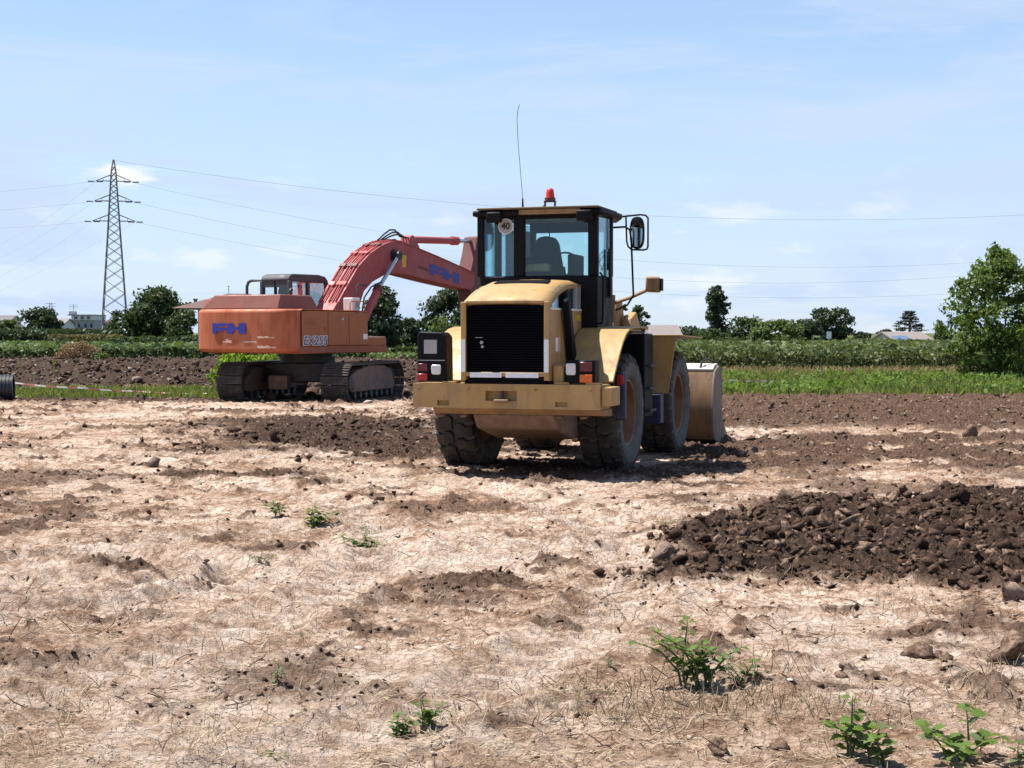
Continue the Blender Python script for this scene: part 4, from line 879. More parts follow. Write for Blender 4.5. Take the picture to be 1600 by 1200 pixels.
p(G().tube([(-.570, .6, 3.55), (-.60, .6, 3.9), (-.635, .6, 4.3), (-.650, .6, 4.6), (-.640, .6, 4.72), (-.615, .6, 4.80)], .004, 5), 'antenna_whip', 'dark_steel', parent=an)
# --- mirrors
Ym = 1.0
mt = p(G().tube([(.62, .9, 3.26), (.70, Ym, 3.305), (.95, Ym, 3.325), (1.02, Ym, 3.315), (1.055, Ym, 3.28), (1.055, Ym, 2.90), (1.04, Ym, 2.865), (1.0, Ym, 2.855), (.84, Ym, 2.86), (.785, Ym, 2.90), (.765, Ym, 2.97), (.752, Ym, 3.30)], .0125, 8), 'mirror_arm', 'black_plastic', smooth=50)
ov = [(.905 + .098*(abs(math.cos(a))**.75)*math.copysign(1, math.cos(a)), 3.085 + .215*(abs(math.sin(a))**.7)*math.copysign(1, math.sin(a))) for a in np.linspace(0, 2*math.pi, 28, endpoint=False)]
mh = p(G().prism(ov, 'Y', Ym-.03, Ym+.05), 'mirror_housing', 'black_plastic', parent=mt, bevel=.015)
p(G().prism([(.905+(a-.905)*.80+.004, 3.085+(b-3.085)*.88) for a, b in ov], 'Y', Ym-.036, Ym-.031), 'mirror_glass', 'mirror_glass', parent=mt, rot=None)
ml = p(G().tube([(-.72, .85, 3.26), (-1.22, .95, 3.32), (-1.30, .95, 3.29), (-1.31, .95, 3.0)], .0125, 8), 'mirror_arm', 'black_plastic', smooth=50)
p(G().prism([(-1.21 + (a-.905)*1.15, b - .0) for a, b in ov], 'Y', .90, .98), 'mirror_housing', 'black_plastic', parent=ml, bevel=.015)
# --- grab rail and side lamp
p(G().tube([(.70, .55, 3.13), (.80, .75, 3.15), (.84, .85, 3.12), (.85, .9, 3.0), (.87, .95, 2.25), (.80, .9, 2.12), (.68, .75, 2.05)], .0135, 8), 'grab_rail', 'black_plastic', smooth=50)
la = p(G().tube([(.36, 1.85, 2.16), (.62, 1.82, 2.24), (.90, 1.8, 2.36)], .024, 8), 'lamp_arm', 'loader_yellow_worn', smooth=40)
p(G().hexa([(.845,1.72,2.315),(1.05,1.72,2.305),(1.04,1.90,2.305),(.855,1.90,2.315)], [(.85,1.72,2.535),(1.06,1.72,2.525),(1.04,1.90,2.51),(.86,1.90,2.52)]), 'side_lamp', 'loader_yellow_worn', parent=la, bevel=.03)
p(G().box(1.05, 1.075, 1.73, 1.88, 2.33, 2.50), 'lamp_rim', 'black_plastic', parent=la, bevel=.008)
p(G().tube([(.36, 1.85, 1.9), (.36, 1.85, 2.28)], .035, 8), 'lamp_post', 'loader_yellow_worn', parent=la)

# --- seams, bolts and small fittings
for xx in (-1.08, -0.45, 0.38, 1.04):
    p(G().lathe([(-1.914, .014), (-1.902, .018)], 8, 'Y', (xx, 0, 1.085)), 'counterweight_bolt', 'loader_yellow_worn')
for s in (-1, 1):
    for yy in (-1.42, -0.93):
        p(G().box(min(s*.551, s*.5535), max(s*.551, s*.5535), yy - .004, yy + .004, 1.20, 2.02), 'panel_seam', 'grille_black')
    p(G().box(min(s*.552, s*.570), max(s*.552, s*.570), -1.20, -1.08, 1.60, 1.64), 'panel_handle', 'black_plastic', bevel=.004)
p(G().tube([(.60, -.46, 1.85), (.82, -.52, 1.87), (.84, -.54, 2.0), (.84, -.54, 2.45), (.79, -.50, 2.50)], .012, 8), 'rear_handrail', 'black_plastic', smooth=50)
for k in range(7):
    xx = -.9 + k * .3
    p(G().prism([(xx - .05, .765), (xx + .05, .77), (xx + .03, .735), (xx - .02, .728)], 'Y', -1.70, -1.60), 'mud_clot', 'mud_pan', bevel=.01)

# ================================================================== excavator
EX = empty('crawler_excavator', (-5.35, 40.2, 0.0), R(-28))
tag(EX, 'faded orange crawler excavator with pinkish red boom standing behind the loader', 'excavator')
def e(g, name, mat, parent=EX, **k): return g.build(name, mat, parent, **k)
TR = R(13.5)                                # tracks are turned against the upper works
ct, st_ = math.cos(TR), math.sin(TR)
# --- tracks
RW, HL, ZC = 0.44, 1.72, 0.50
per = 4 * HL + 2 * math.pi * RW; NSH = 46
def path(s):
    s %= per
    if s < 2*HL: return (-HL + s, ZC + RW, 0.0)
    s -= 2*HL
    if s < math.pi*RW: a = s / RW; return (HL + RW*math.sin(a), ZC + RW*math.cos(a), -a)
    s -= math.pi*RW
    if s < 2*HL: return (HL - s, ZC - RW, math.pi)
    s -= 2*HL; a = s / RW; return (-HL - RW*math.sin(a), ZC - RW*math.cos(a), math.pi - a)
pitch = per / NSH
shoe = G().box(-.35, .35, -pitch*.475, pitch*.475, 0, .030)
for q in (-.42, -.05, .32): shoe.box(-.345, .345, pitch*q - .012, pitch*q + .012, .030, .062)
sh0 = None
for s in (1, -1):
    cx = 1.44 if s > 0 else -1.36
    fr_ = G().prism([(-1.62, .26), (1.62, .26), (1.70, .45), (1.45, .78), (.9, .90), (-.2, .93), (-1.3, .80), (-1.66, .55)], 'X', cx - .24, cx + .24)
    tk = e(fr_, 'track', 'track_frame_rust', bevel=.03, rot=(0, 0, TR), loc=(.12, .05, 0))
    tk['label'] = 'crawler track on the side towards the loader' if s > 0 else 'crawler track on the far side from the loader'
    for yc, r_, nm in ((-HL, .36, 'drive_sprocket'), (HL, .34, 'idler_wheel')):
        e(G().lathe([(-.12, r_), (-.06, r_), (-.06, r_*.6), (.06, r_*.6), (.06, r_), (.12, r_)], 24, 'X', (cx, yc, ZC)), nm, 'track_steel', parent=tk, smooth=30)
    e(G().lathe([(s*.2, .24), (s*.30, .22), (s*.33, .12), (s*.33, 0)], 20, 'X', (cx, -HL, ZC)), 'travel_motor', 'dark_steel', parent=tk, smooth=30)
    for k in range(8):
        e(G().lathe([(-.27, .085), (.27, .085)], 14, 'X', (cx, -1.4 + k*.4, .18)), 'track_roller', 'dark_steel', parent=tk)
    for k in range(2): e(G().lathe([(-.2, .07), (.2, .07)], 14, 'X', (cx, -.6 + k*1.2, .86)), 'carrier_roller', 'dark_steel', parent=tk)
    for k in range(NSH):
        yy, zz, a = path(k * pitch)
        if sh0 is None: sh0 = shoe.build('track_shoe', 'track_steel', tk); o = sh0
        else: o = copy_part(sh0, tk)
        o.location = (cx, yy, zz); o.rotation_euler = (a, 0, 0)
# --- centre frame and slew ring
e(G().prism([(-1.05, -.55), (-.5, -.85), (.5, -.85), (1.05, -.55), (1.05, .55), (.5, .85), (-.5, .85), (-1.05, .55)], 'Z', .48, .98), 'undercarriage_frame', 'dark_steel', bevel=.03, rot=(0, 0, TR))
e(G().box(-.62, -.10, -1.15, -.86, .30, .66), 'swivel_guard', 'mud_pan', bevel=.03, rot=(0, 0, TR))
e(G().lathe([(.97, .72), (1.13, .72), (1.13, .66), (1.24, .66)], 32, 'Z'), 'slew_ring', 'dark_steel', smooth=30)
# --- deck
e(G().prism([(-1.40, -2.3), (1.44, -2.3), (1.46, 1.57), (.85, 1.57), (.55, 1.2), (-.5, 1.2), (-.6, 1.72), (-1.40, 1.72)], 'Z', 1.235, 1.42), 'deck', 'orange_paint', bevel=.02)
# --- counterweight, rounded in plan
plan = [(-1.46, -2.28), (-1.46, -2.45), (-1.42, -2.62), (-1.33, -2.76), (-1.18, -2.85), (-.9, -2.90), (0, -2.93), (.9, -2.90), (1.14, -2.85), (1.30, -2.75), (1.40, -2.62), (1.46, -2.45), (1.46, -2.28)]
cw = e(G().prism(plan, 'Z', 1.27, 2.33), 'counterweight', 'orange_faded', bevel=.085, seg=4)
# logo of blocks following the rear face
def logo(name, place, parent, thick=.012):
    """joined F and H in heavy blocks, drawn in a 1 x 0.27 field"""
    g = G()
    for (u0, u1, v0, v1) in ((0, .13, .0, .27), (.13, .37, .185, .27), (.13, .31, .075, .155), (.31, .45, .085, .145), (.45, .60, .0, .27), (.60, .78, .10, .175), (.78, .98, .0, .27), (.37, .45, .215, .26), (.60, .64, .03, .10), (.60, .64, .175, .24)):
        c = [place(u, v) for u, v in ((u0, v0), (u1, v0), (u1, v1), (u0, v1))]
        n = (Vector(c[1]) - Vector(c[0])).cross(Vector(c[3]) - Vector(c[0])).normalized()
        g.hexa([tuple(Vector(q) - n * .01) for q in c], [tuple(Vector(q) + n * thick) for q in c])
    return g.build(name, 'logo_blue', parent)
def rearY(x):
    for (a, b), (c_, d_) in zip(plan[1:], plan[2:]):
        if a <= x <= c_ and c_ > a: return b + (d_ - b) * (x - a) / (c_ - a)
    return -2.9
logo('logo', lambda u, v: (-.76 + 1.05*u, rearY(-.76 + 1.05*u) - .022, 1.725 + .95*v), cw)
for x0, x1, z0, z1 in ((-.44, -.16, 1.50, 1.57), (-.36, -.28, 1.55, 1.63), (.18, .58, 1.50, 1.56), (.60, 1.08, 1.61, 1.69), (.60, 1.12, 1.36, 1.47)):
    rs = random.Random(int(x0*100)); n = 9
    up = [(x0 + (x1-x0)*i/(n-1), z1 - rs.uniform(0, .6)*(z1-z0)) for i in range(n)]; dn = [(x0 + (x1-x0)*i/(n-1), z0 + rs.uniform(0, .35)*(z1-z0)) for i in range(n)]
    V = [(a, rearY(a) - .010, b) for a, b in dn] + [(a, rearY(a) - .010, b) for a, b in up]
    g = G().add(V, [(i, i+1, n+i+1, n+i) for i in range(n-1)]); e(g, 'paint_scrape', 'scrape_pale', parent=cw)
# --- right side body with doors
sb = e(G().box(.70, 1.44, -2.30, .655, 1.42, 2.29), 'side_body', 'orange_side', bevel=.03)
for y0, y1 in ((-2.27, -1.17), (-1.145, -.235), (-.21, .64)):
    e(G().box(1.435, 1.462, y0, y1, 1.44, 2.25), 'door_panel', 'orange_side', parent=sb, bevel=.010)
for zz in (1.945, 1.985, 2.025, 1.84):
    e(G().box(1.460, 1.470, -2.15, -1.66, zz, zz + .018), 'louvre', 'orange_paint', parent=sb)
e(G().box(1.461, 1.472, -1.32, -1.27, 1.80, 1.89), 'door_latch', 'lens_red', parent=sb)
e(G().lathe([(1.460, .035), (1.475, .03)], 12, 'X', (0, -.52, 2.10)), 'door_lock', 'chrome', parent=sb)
e(G().box(1.463, 1.466, .42, .62, 1.585, 1.72), 'sticker', 'sticker_white', parent=sb)
e(G().ribbon([(-2.3, 2.29), (-2.2, 2.315), (.55, 2.30), (.64, 2.27)], 'X', .72, 1.45, .018), 'body_lid', 'orange_faded', parent=sb, bevel=.006)
e(G().box(.80, 1.45, .66, 1.55, 1.42, 1.63), 'step_box', 'orange_side', bevel=.02)
e(G().box(.84, 1.43, .68, 1.52, 1.632, 1.655), 'step_tread', 'scrape_pale')
for d_, m_n, off in ((0.0, 'sticker_white', .020), (.005, 'logo_navy', .004)):
    text_mesh('model_number', 'EX255', .30, m_n, sb, (1.4655 + d_, -1.715, 1.545), (R(90), 0, R(90)), offset=off, extrude=.0015, sx=1.26, shear=.12)
# --- left body
e(G().box(-1.44, -.55, -2.30, -.15, 1.42, 2.30), 'left_body', 'orange_paint', bevel=.03)
e(G().box(-.55, .70, -2.30, .10, 1.42, 2.25), 'pump_bay', 'orange_paint')
# --- engine cover
ec = e(G().hexa([(-1.35,-2.70,2.332),(1.02,-2.62,2.332),(1.02,-.92,2.332),(-1.35,-.92,2.332)], [(-.98,-2.58,2.69),(1.0,-2.5,2.69),(.92,-1.10,2.69),(-.98,-1.10,2.69)]), 'engine_cover', 'boom_dark_red', bevel=.03)
ec.data.materials[0] = M['engine_cover']
e(G().hexa([(-1.46,-2.5,2.332),(-1.1,-2.5,2.332),(-1.1,-1.2,2.332),(-1.46,-1.2,2.332)], [(-1.42,-2.4,2.60),(-1.02,-2.4,2.62),(-1.02,-1.3,2.62),(-1.42,-1.3,2.60)]), 'air_filter_box', 'orange_paint', bevel=.02)
# --- cab
cb = e(G().prism([(-.12, 1.42), (-.12, 2.30), (1.80, 2.25), (1.84, 1.9), (1.75, 1.42)], 'X', -1.45, -.48), 'cab', 'cab_grey', bevel=.03)
ro = [(-.12, 3.16), (-.06, 3.26), (.10, 3.305), (1.25, 3.315), (1.55, 3.27), (1.68, 3.16), (1.66, 3.10), (-.10, 3.10)]
e(G().prism(ro, 'X', -1.42, -.50), 'cab_roof', 'cab_grey', parent=cb, bevel=.035, seg=3)
for (x, y0, y1, ya, yb) in ((-1.45, -.12, .02, -.12, .02), (-.57, -.12, .02, -.12, .02), (-1.45, 1.68, 1.80, 1.54, 1.66), (-.57, 1.68, 1.80, 1.54, 1.66), (-1.45, .76, .86, .76, .86), (-.57, .70, .80, .70, .80)):
    e(G().hexa([(x, y0, 2.24), (x+.09, y0, 2.24), (x+.09, y1, 2.24), (x, y1, 2.24)], [(x, ya, 3.12), (x+.09, ya, 3.12), (x+.09, yb, 3.12), (x, yb, 3.12)]), 'cab_post', 'cab_grey', parent=cb, bevel=.015)
e(G().box(-1.40, -.55, -.10, -.02, 2.95, 3.11), 'rear_header', 'cab_grey', parent=cb)
e(G().box(-1.0, -.94, -.10, -.04, 2.25, 3.11), 'rear_mullion', 'cab_black', parent=cb)
pane('rear_window', [(-1.37, -.06, 2.3), (-1.0, -.06, 2.3), (-1.0, -.06, 2.96), (-1.37, -.06, 2.96)], 'clear_glass', cb)
pane('rear_window', [(-.94, -.06, 2.3), (-.57, -.06, 2.3), (-.57, -.06, 2.96), (-.94, -.06, 2.96)], 'clear_glass', cb)
pane('side_window', [(-.525, .02, 2.3), (-.525, .70, 2.3), (-.525, .70, 3.1), (-.525, .02, 3.1)], 'clear_glass', cb)
pane('side_window', [(-.525, .80, 2.3), (-.525, 1.66, 2.3), (-.525, 1.55, 3.1), (-.525, .80, 3.1)], 'clear_glass', cb)
pane('windscreen', [(-.57, 1.74, 2.3), (-1.36, 1.74, 2.3), (-1.36, 1.60, 3.1), (-.57, 1.60, 3.1)], 'clear_glass', cb)
e(G().prism([(.25, 2.2), (.30, 2.85), (.36, 3.0), (.46, 3.0), (.50, 2.85), (.50, 2.2)], 'X', -1.18, -.82), 'seat', 'seat_fabric', parent=cb, bevel=.03)
# door swung open at the left
do = e(G().tube([(-1.95, -.02, 2.2), (-1.95, -.02, 2.98), (-1.90, -.02, 3.10), (-1.80, -.02, 3.14), (-1.47, -.02, 3.14), (-1.47, -.02, 2.2), (-1.95, -.02, 2.2)], .04, 8), 'open_door', 'cab_grey', parent=cb, smooth=40)
e(G().box(-1.96, -1.46, -.05, .01, 1.5, 2.3), 'door_lower_panel', 'cab_grey', parent=cb, bevel=.02)
# --- boom
topb = [(.45, 2.05), (.96, 2.57), (1.42, 3.05), (1.94, 3.56), (2.5, 3.92), (3.08, 4.17), (3.48, 4.285), (3.83, 4.335), (4.25, 4.32), (4.73, 4.25), (6.2, 4.0), (7.78, 3.71), (8.35, 3.58)]
botb = [(8.38, 3.22), (8.15, 3.08), (7.5, 3.12), (7.12, 3.15), (6.0, 3.25), (4.85, 3.365), (4.3, 3.425), (3.82, 3.43), (3.2, 3.34), (2.65, 3.15), (2.23, 2.89), (1.93, 2.36), (1.45, 1.85), (.75, 1.75)]
bo = e(G().prism(topb + botb, 'X', -.30, .30), 'boom', 'boom_red', bevel=.012)
for s in (-1, 1):
    e(G().ribbon([(a, b - .018) for a, b in topb[1:]], 'X', s*.285, s*.325, .024), 'boom_flange', 'boom_red', parent=bo)
logo('logo', lambda u, v: (.301, 5.70 + 1.75*u, 3.46 - .215*1.75*u*.62 + 1.18*v - .08*u*v), bo, .008)
e(G().hexa([(.295, 5.05, 3.625), (.306, 5.05, 3.625), (.306, 5.60, 3.545), (.295, 5.60, 3.545)], [(.295, 5.05, 3.70), (.306, 5.05, 3.70), (.306, 5.60, 3.63), (.295, 5.60, 3.63)]), 'small_plate', 'boom_dark_red', parent=bo)
e(G().hexa([(.295, 4.18, 3.62), (.306, 4.18, 3.62), (.306, 4.38, 3.62), (.295, 4.38, 3.62)], [(.295, 4.16, 3.96), (.306, 4.16, 3.96), (.306, 4.40, 3.96), (.295, 4.40, 3.96)]), 'yellow_marking', 'sticker_yellow', parent=bo)
e(G().lathe([(-.36, .0), (-.36, .17), (.36, .17), (.36, .11), (.40, .11), (.40, 0)], 20, 'X', (0, 3.72, 3.93)), 'boom_pin', 'dark_steel', parent=bo, smooth=30)
# steel pipes along the back of the boom, with clamps
def offs(line, t):
    L = [Vector(q) for q in line]; out = []
    for i, q in enumerate(L):
        d = (L[min(i+1, len(L)-1)] - L[max(i-1, 0)]).normalized(); out.append(q + Vector((-d.y, d.x)) * t)
    return out
for k, xx in enumerate((-.24, -.13, .02, .12, .23)):
    q = offs(topb[1:10 - (k % 2)], .034 + .010 * (k % 2))
    e(G().tube([(xx, a.x, a.y) for a in q], .021, 8), 'hydraulic_pipe', 'boom_red', parent=bo, smooth=40)
for k in (2, 3, 4, 5, 7):
    q = Vector(topb[k]); d = (Vector(topb[k+1]) - Vector(topb[k-1])).normalized(); nrm = Vector((-d.y, d.x))
    for x0, x1 in ((-.28, -.08), (-.03, .28)):
        c = [q - d*.07, q + d*.07, q + d*.07 + nrm*.065, q - d*.07 + nrm*.065]
        e(G().prism([tuple(v) for v in c], 'X', x0, x1), 'pipe_clamp', 'boom_dark_red' if k % 2 else 'boom_red', parent=bo, bevel=.008)
for k, (xx, hgt) in enumerate(((-.10, .24), (.0, .17), (.09, .10))):
    e(G().tube([(xx, 3.55, 4.37), (xx, 3.85, 4.42 + hgt*.5), (xx, 4.15, 4.44 + hgt), (xx, 4.42, 4.46 + hgt), (xx, 4.70, 4.44 + hgt*.35), (xx, 5.0, 4.52), (xx, 5.15, 4.52)], .024, 8), 'hydraulic_hose', 'hose_rubber', parent=bo, smooth=40)
# boom cylinders
for s in (-1, 1):
    cy = e(G().tube([(s*.46, 1.55, 1.60), (s*.46, 2.66, 2.93)], .115, 16), 'boom_cylinder', 'boom_red', smooth=40)
    e(G().tube([(s*.46, 2.62, 2.88), (s*.46, 2.72, 3.0)], .14, 16), 'cylinder_gland', 'boom_dark_red', parent=cy, smooth=30)
    e(G().tube([(s*.46, 2.70, 2.98), (s*.46, 3.68, 3.88)], .058, 12), 'cylinder_rod', 'chrome', parent=cy, smooth=40)
    e(G().lathe([(-.07, .12), (.07, .12)], 16, 'X', (s*.46, 3.72, 3.92)), 'rod_eye', 'dark_steel', parent=cy, smooth=30)
    e(G().tube([(s*.56, 1.7, 2.2), (s*.62, 1.75, 2.7), (s*.62, 2.1, 3.0), (s*.56, 2.5, 3.1), (s*.54, 2.75, 3.14)], .022, 8), 'cylinder_hose', 'hose_rubber', parent=cy, smooth=40)
e(G().prism([(1.2, 1.42), (1.9, 1.42), (1.7, 1.78), (1.3, 1.9), (1.0, 2.35), (.5, 2.3), (.4, 1.42)], 'X', -.56, .56), 'boom_bracket', 'boom_dark_red', bevel=.02)
wb = e(G().box(.95, 1.25, .26, .60, 2.325, 2.66), 'lamp_housing', 'white_box', bevel=.02)
e(G().box(1.25, 1.256, .38, .56, 2.40, 2.54), 'lamp_print', 'wall_grey', parent=wb)
for k in range(3): e(G().lathe([(-.03, .05), (.03, .05)], 12, 'Y', (1.12, .70, 2.40 + k*.11)), 'hose_coupling', 'dark_steel', parent=wb)
e(G().tube([(1.12, .70, 2.25), (1.12, .70, 2.70), (1.0, .80, 2.95), (.75, 1.3, 3.05), (.52, 2.0, 3.02)], .020, 8), 'deck_hose', 'hose_rubber', parent=wb, smooth=40)
# stick cylinder, stick, bucket
sc_ = e(G().tube([(0, 5.02, 4.45), (0, 7.70, 4.555)], .105, 16), 'stick_cylinder', 'boom_red', smooth=40)
e(G().tube([(0, 7.50, 4.547), (0, 7.80, 4.560)], .135, 16), 'cylinder_gland', 'boom_red', parent=sc_, smooth=30)
e(G().tube([(0, 7.78, 4.56), (0, 8.78, 4.60)], .055, 12), 'cylinder_rod', 'chrome', parent=sc_, smooth=40)
e(G().prism([(4.75, 4.20), (4.85, 4.52), (5.0, 4.58), (5.15, 4.50), (5.45, 4.12)], 'X', -.16, .16), 'cylinder_bracket', 'boom_red', parent=bo, bevel=.01)
sk = e(G().prism([(8.68, 4.72), (8.92, 4.76), (9.02, 4.55), (9.12, 3.9), (9.28, 3.3), (9.05, 1.2), (8.85, 1.0), (8.65, 1.15), (8.35, 2.6), (8.16, 3.3), (8.30, 3.72), (8.52, 4.2)], 'X', -.24, .24), 'stick', 'boom_dark_red', bevel=.02)
e(G().prism([(8.85, 1.0), (8.4, 1.05), (7.75, .85), (7.45, .45), (7.6, .10), (8.1, .02), (8.75, .08), (9.2, .05), (9.0, .6)], 'X', -.55, .55), 'digging_bucket', 'track_frame_rust', bevel=.03)
for k in range(5): e(G().prism([(9.15, .02), (9.15, .12), (9.42, .06)], 'X', -.5 + k*.235, -.42 + k*.235), 'bucket_tooth', 'dark_steel')

# --- seams, rails and fittings
for xx in (-1.0, 1.0): e(G().lathe([(2.325, .05), (2.345, .05)], 12, 'Z', (xx, -2.72, 0)), 'lifting_eye', 'orange_side', parent=cw)
e(G().tube([(1.38, .62, 2.30), (1.38, .62, 2.52), (1.38, .55, 2.56), (1.38, .0, 2.56), (1.38, -.06, 2.52), (1.38, -.06, 2.30)], .016, 8), 'deck_rail', 'orange_side', smooth=50)
e(G().box(-.6, .6, -2.56, -2.50, 2.40, 2.44), 'cover_hinge', 'orange_paint', parent=ec)
e(G().tube([(.55, -1.5, 2.66), (.55, -1.5, 2.80), (.55, -1.44, 2.84)], .045, 12), 'exhaust', 'dark_steel', parent=ec, smooth=40)
for yy in (-2.285, -1.157, -.222): e(G().box(1.4405, 1.4475, yy - .010, yy + .010, 1.44, 2.25), 'door_seam', 'grille_black', parent=sb)

# ================================================================== foliage
def leaves(centres, counts, spread, lsize, r, up=0.3, aspect=0.6):
    """leaf quads (bent rhombs) in clumps. centres (n,3)"""
    c = np.repeat(centres, counts, 0); sp = np.repeat(spread, counts, 0); n = len(c)
    q = r.normal(size=(n, 3)); q /= np.linalg.norm(q, axis=1)[:, None]; rad = r.random(n) ** 0.45
    P = c + q * (rad[:, None]) * sp
    nrm = r.normal(size=(n, 3)) + np.array([0, 0, up]) + 0.8 * q; nrm /= np.linalg.norm(nrm, axis=1)[:, None]
    t = np.cross(nrm, r.normal(size=(n, 3))); t /= np.linalg.norm(t, axis=1)[:, None]; b = np.cross(nrm, t)
    L = (lsize * r.uniform(0.6, 1.3, n))[:, None]
    V = np.stack([P - t*L, P + b*L*aspect + nrm*L*.15, P + t*L, P - b*L*aspect + nrm*L*.15], 1)
    F = (np.arange(n) * 4)[:, None] + np.array([[0, 1, 2, 3]])
    return V.reshape(-1, 3), F
def crown_points(shape, n, r):
    """clump centres filling an envelope given by shape(t) = radius at height fraction t (0..1)"""
    out = []
    while len(out) < n:
        t = r.random(); a = r.uniform(0, 2*np.pi); rad = shape(t) * np.sqrt(r.uniform(0.12, 1.0)) * r.uniform(.8, 1.12)
        if r.random() < shape(t) + .15: out.append((rad*np.cos(a), rad*np.sin(a), t))
    return np.array(out)
SH = dict(round=lambda t: max(.05, math.sin(math.pi * (0.10 + 0.88*t)) ** .65), oval=lambda t: max(.05, (math.sin(math.pi*(.08+.9*t)) ** .8) * (1.1 - .35*t)),
          poplar=lambda t: .75 + .25*math.sin(math.pi*t) if t < .86 else max(.1, (1.0 - t) / .14 * .8), cone=lambda t: max(.06, (1 - t) * .95 + .08), bush=lambda t: max(.1, math.sqrt(max(0, 1 - (t*.98) ** 2))), fan=lambda t: .35 + .65*math.sin(math.pi*(.05+.75*t)))
def tree(name, label, x, y, h, w, mat, shape='round', trunk=0.25, clumps=70, per=60, ls=0.22, seed=1, cat='tree', group=None, base_z=0.0, csp=0.22, tr=None):
    r = np.random.default_rng(seed)
    root = empty(name, (x, y, base_z)); tag(root, label, cat, group)
    z0 = h * trunk; cp = crown_points(SH[shape], clumps, r)
    C3 = np.stack([cp[:, 0] * w / 2, cp[:, 1] * w / 2, z0 + cp[:, 2] * (h - z0)], -1)
    sp = np.stack([np.full(clumps, w * csp), np.full(clumps, w * csp), np.full(clumps, min(w, h) * csp * .72)], -1) * r.uniform(.55, 1.2, (clumps, 1))
    C3[:, 2] = np.minimum(C3[:, 2], h - sp[:, 2] * .8)
    V, F = leaves(C3, r.integers(per // 2, per + per // 2, clumps), sp, ls, r)
    np_mesh('crown', V, F, mat, root)
    g = G(); tr = tr or max(.05, h * .022)
    g.tube([(0, 0, -.2), (w*.01, 0, z0*.5), (-w*.015, .02, z0*1.1 + .1), (.0, 0, z0 + (h - z0) * .45)], [tr*1.25, tr, tr*.8, tr*.3], 8)
    for k in range(6):
        q = C3[r.integers(0, clumps)]; zs = z0 * .8 + (h - z0) * .25 * r.random()
        g.tube([(0, 0, zs), tuple(q * np.array([.5, .5, .5]) + np.array([0, 0, zs * .5 + .08*h])), tuple(q)], [tr*.5, tr*.3, tr*.1], 5)
    g.build('trunk', 'bark', root, smooth=60)
    return root
def tr_px(name, label, pxc, pyt, pxw, d, mat, **k):
    return tree(name, label, gx(pxc, d), d, gz(pyt, d), pxw / 2400 * d, mat, **k)
G1 = 'trees along the horizon'
tr_px('broadleaf_tree', 'large leafy tree with bushy top beside the lattice pylon', 246, 448, 92, 150, 'leaf_oak', shape='round', trunk=.12, clumps=95, per=80, ls=.20, seed=3, group=G1)
tr_px('bush_tree', 'dark low bush at the left foot of the large tree beside the pylon', 192, 486, 50, 148, 'leaf_oak', shape='bush', trunk=.02, clumps=40, per=70, ls=.18, seed=4, group=G1)
tr_px('bush_tree', 'dark bush between the large tree and the orange excavator', 286, 484, 62, 147, 'leaf_oak', shape='bush', trunk=.02, clumps=40, per=70, ls=.18, seed=5, group=G1)
tr_px('broadleaf_tree', 'round far tree at the left below the small distant pylon', 62, 481, 66, 230, 'leaf_far', shape='bush', trunk=.05, clumps=60, per=60, ls=.30, seed=6, group=G1)
tr_px('broadleaf_tree', 'dark tall tree behind the bend of the excavator boom', 594, 445, 66, 95, 'leaf_far', shape='oval', trunk=.06, clumps=95, per=70, ls=.13, seed=7, group=G1)
tr_px('bush_tree', 'low dark tree between the boom and the loader lamp box', 640, 497, 50, 98, 'leaf_far', shape='bush', trunk=.03, clumps=55, per=60, ls=.13, seed=8, group=G1)
tr_px('broadleaf_tree', 'leafy tree seen under the boom just left of the loader hood', 705, 452, 84, 100, 'leaf_far', shape='round', trunk=.10, clumps=80, per=80, ls=.14, seed=9, group=G1)
tr_px('bush_tree', 'brighter green bush left of the loader hood below the tree', 694, 494, 60, 92, 'leaf_light', shape='bush', trunk=.03, clumps=40, per=60, ls=.12, seed=10, group=G1)
tr_px('broadleaf_tree', 'small grey green tree just right of the loader lamp arm', 999, 477, 34, 210, 'leaf_far', shape='oval', trunk=.15, clumps=45, per=60, ls=.18, seed=12, group=G1)
tr_px('broadleaf_tree', 'narrow tree partly hidden by the loader lamp post', 975, 476, 20, 205, 'leaf_far', shape='oval', trunk=.15, clumps=25, per=50, ls=.18, seed=13, group=G1)
tr_px('poplar_tree', 'tall narrow columnar poplar on the horizon at right', 1121, 446, 32, 230, 'leaf_poplar', shape='poplar', trunk=.14, clumps=75, per=70, ls=.22, seed=14, group=G1, csp=.26)
for i, (px, py, w, d, mat, sh, lab) in enumerate([
    (1078, 510, 62, 200, 'leaf_far', 'bush', 'low dark bush left below the poplar'),
    (1112, 514, 66, 190, 'leaf_oak', 'bush', 'rounded bush right in front of the poplar'),
    (1166, 495, 78, 185, 'leaf_oak', 'bush', 'broad green bush right of the poplar'),
    (1216, 500, 76, 180, 'leaf_light', 'bush', 'lighter green bush in the middle of the row right of the poplar'),
    (1262, 499, 56, 185, 'leaf_far', 'bush', 'dark bush touching the fan-shaped tree'),
    (1346, 519, 30, 240, 'leaf_far', 'bush', 'small far bush right of the fan-shaped tree'),
    (1384, 515, 28, 230, 'leaf_far', 'bush', 'small bush at the left of the far cedar'),
    (1470, 508, 22, 220, 'leaf_far', 'bush', 'small bush at the left of the big walnut tree'),
    (1190, 512, 40, 175, 'leaf_light', 'bush', 'low yellowish bush between the two broad bushes right of the poplar'),
    (14, 500, 40, 190, 'leaf_light', 'bush', 'low bush at the left edge of the photo on the horizon')]):
    tr_px('bush_tree', lab, px, py, w, d, mat, shape=sh, trunk=.02, clumps=45, per=60, ls=.22, seed=20 + i, group=G1)
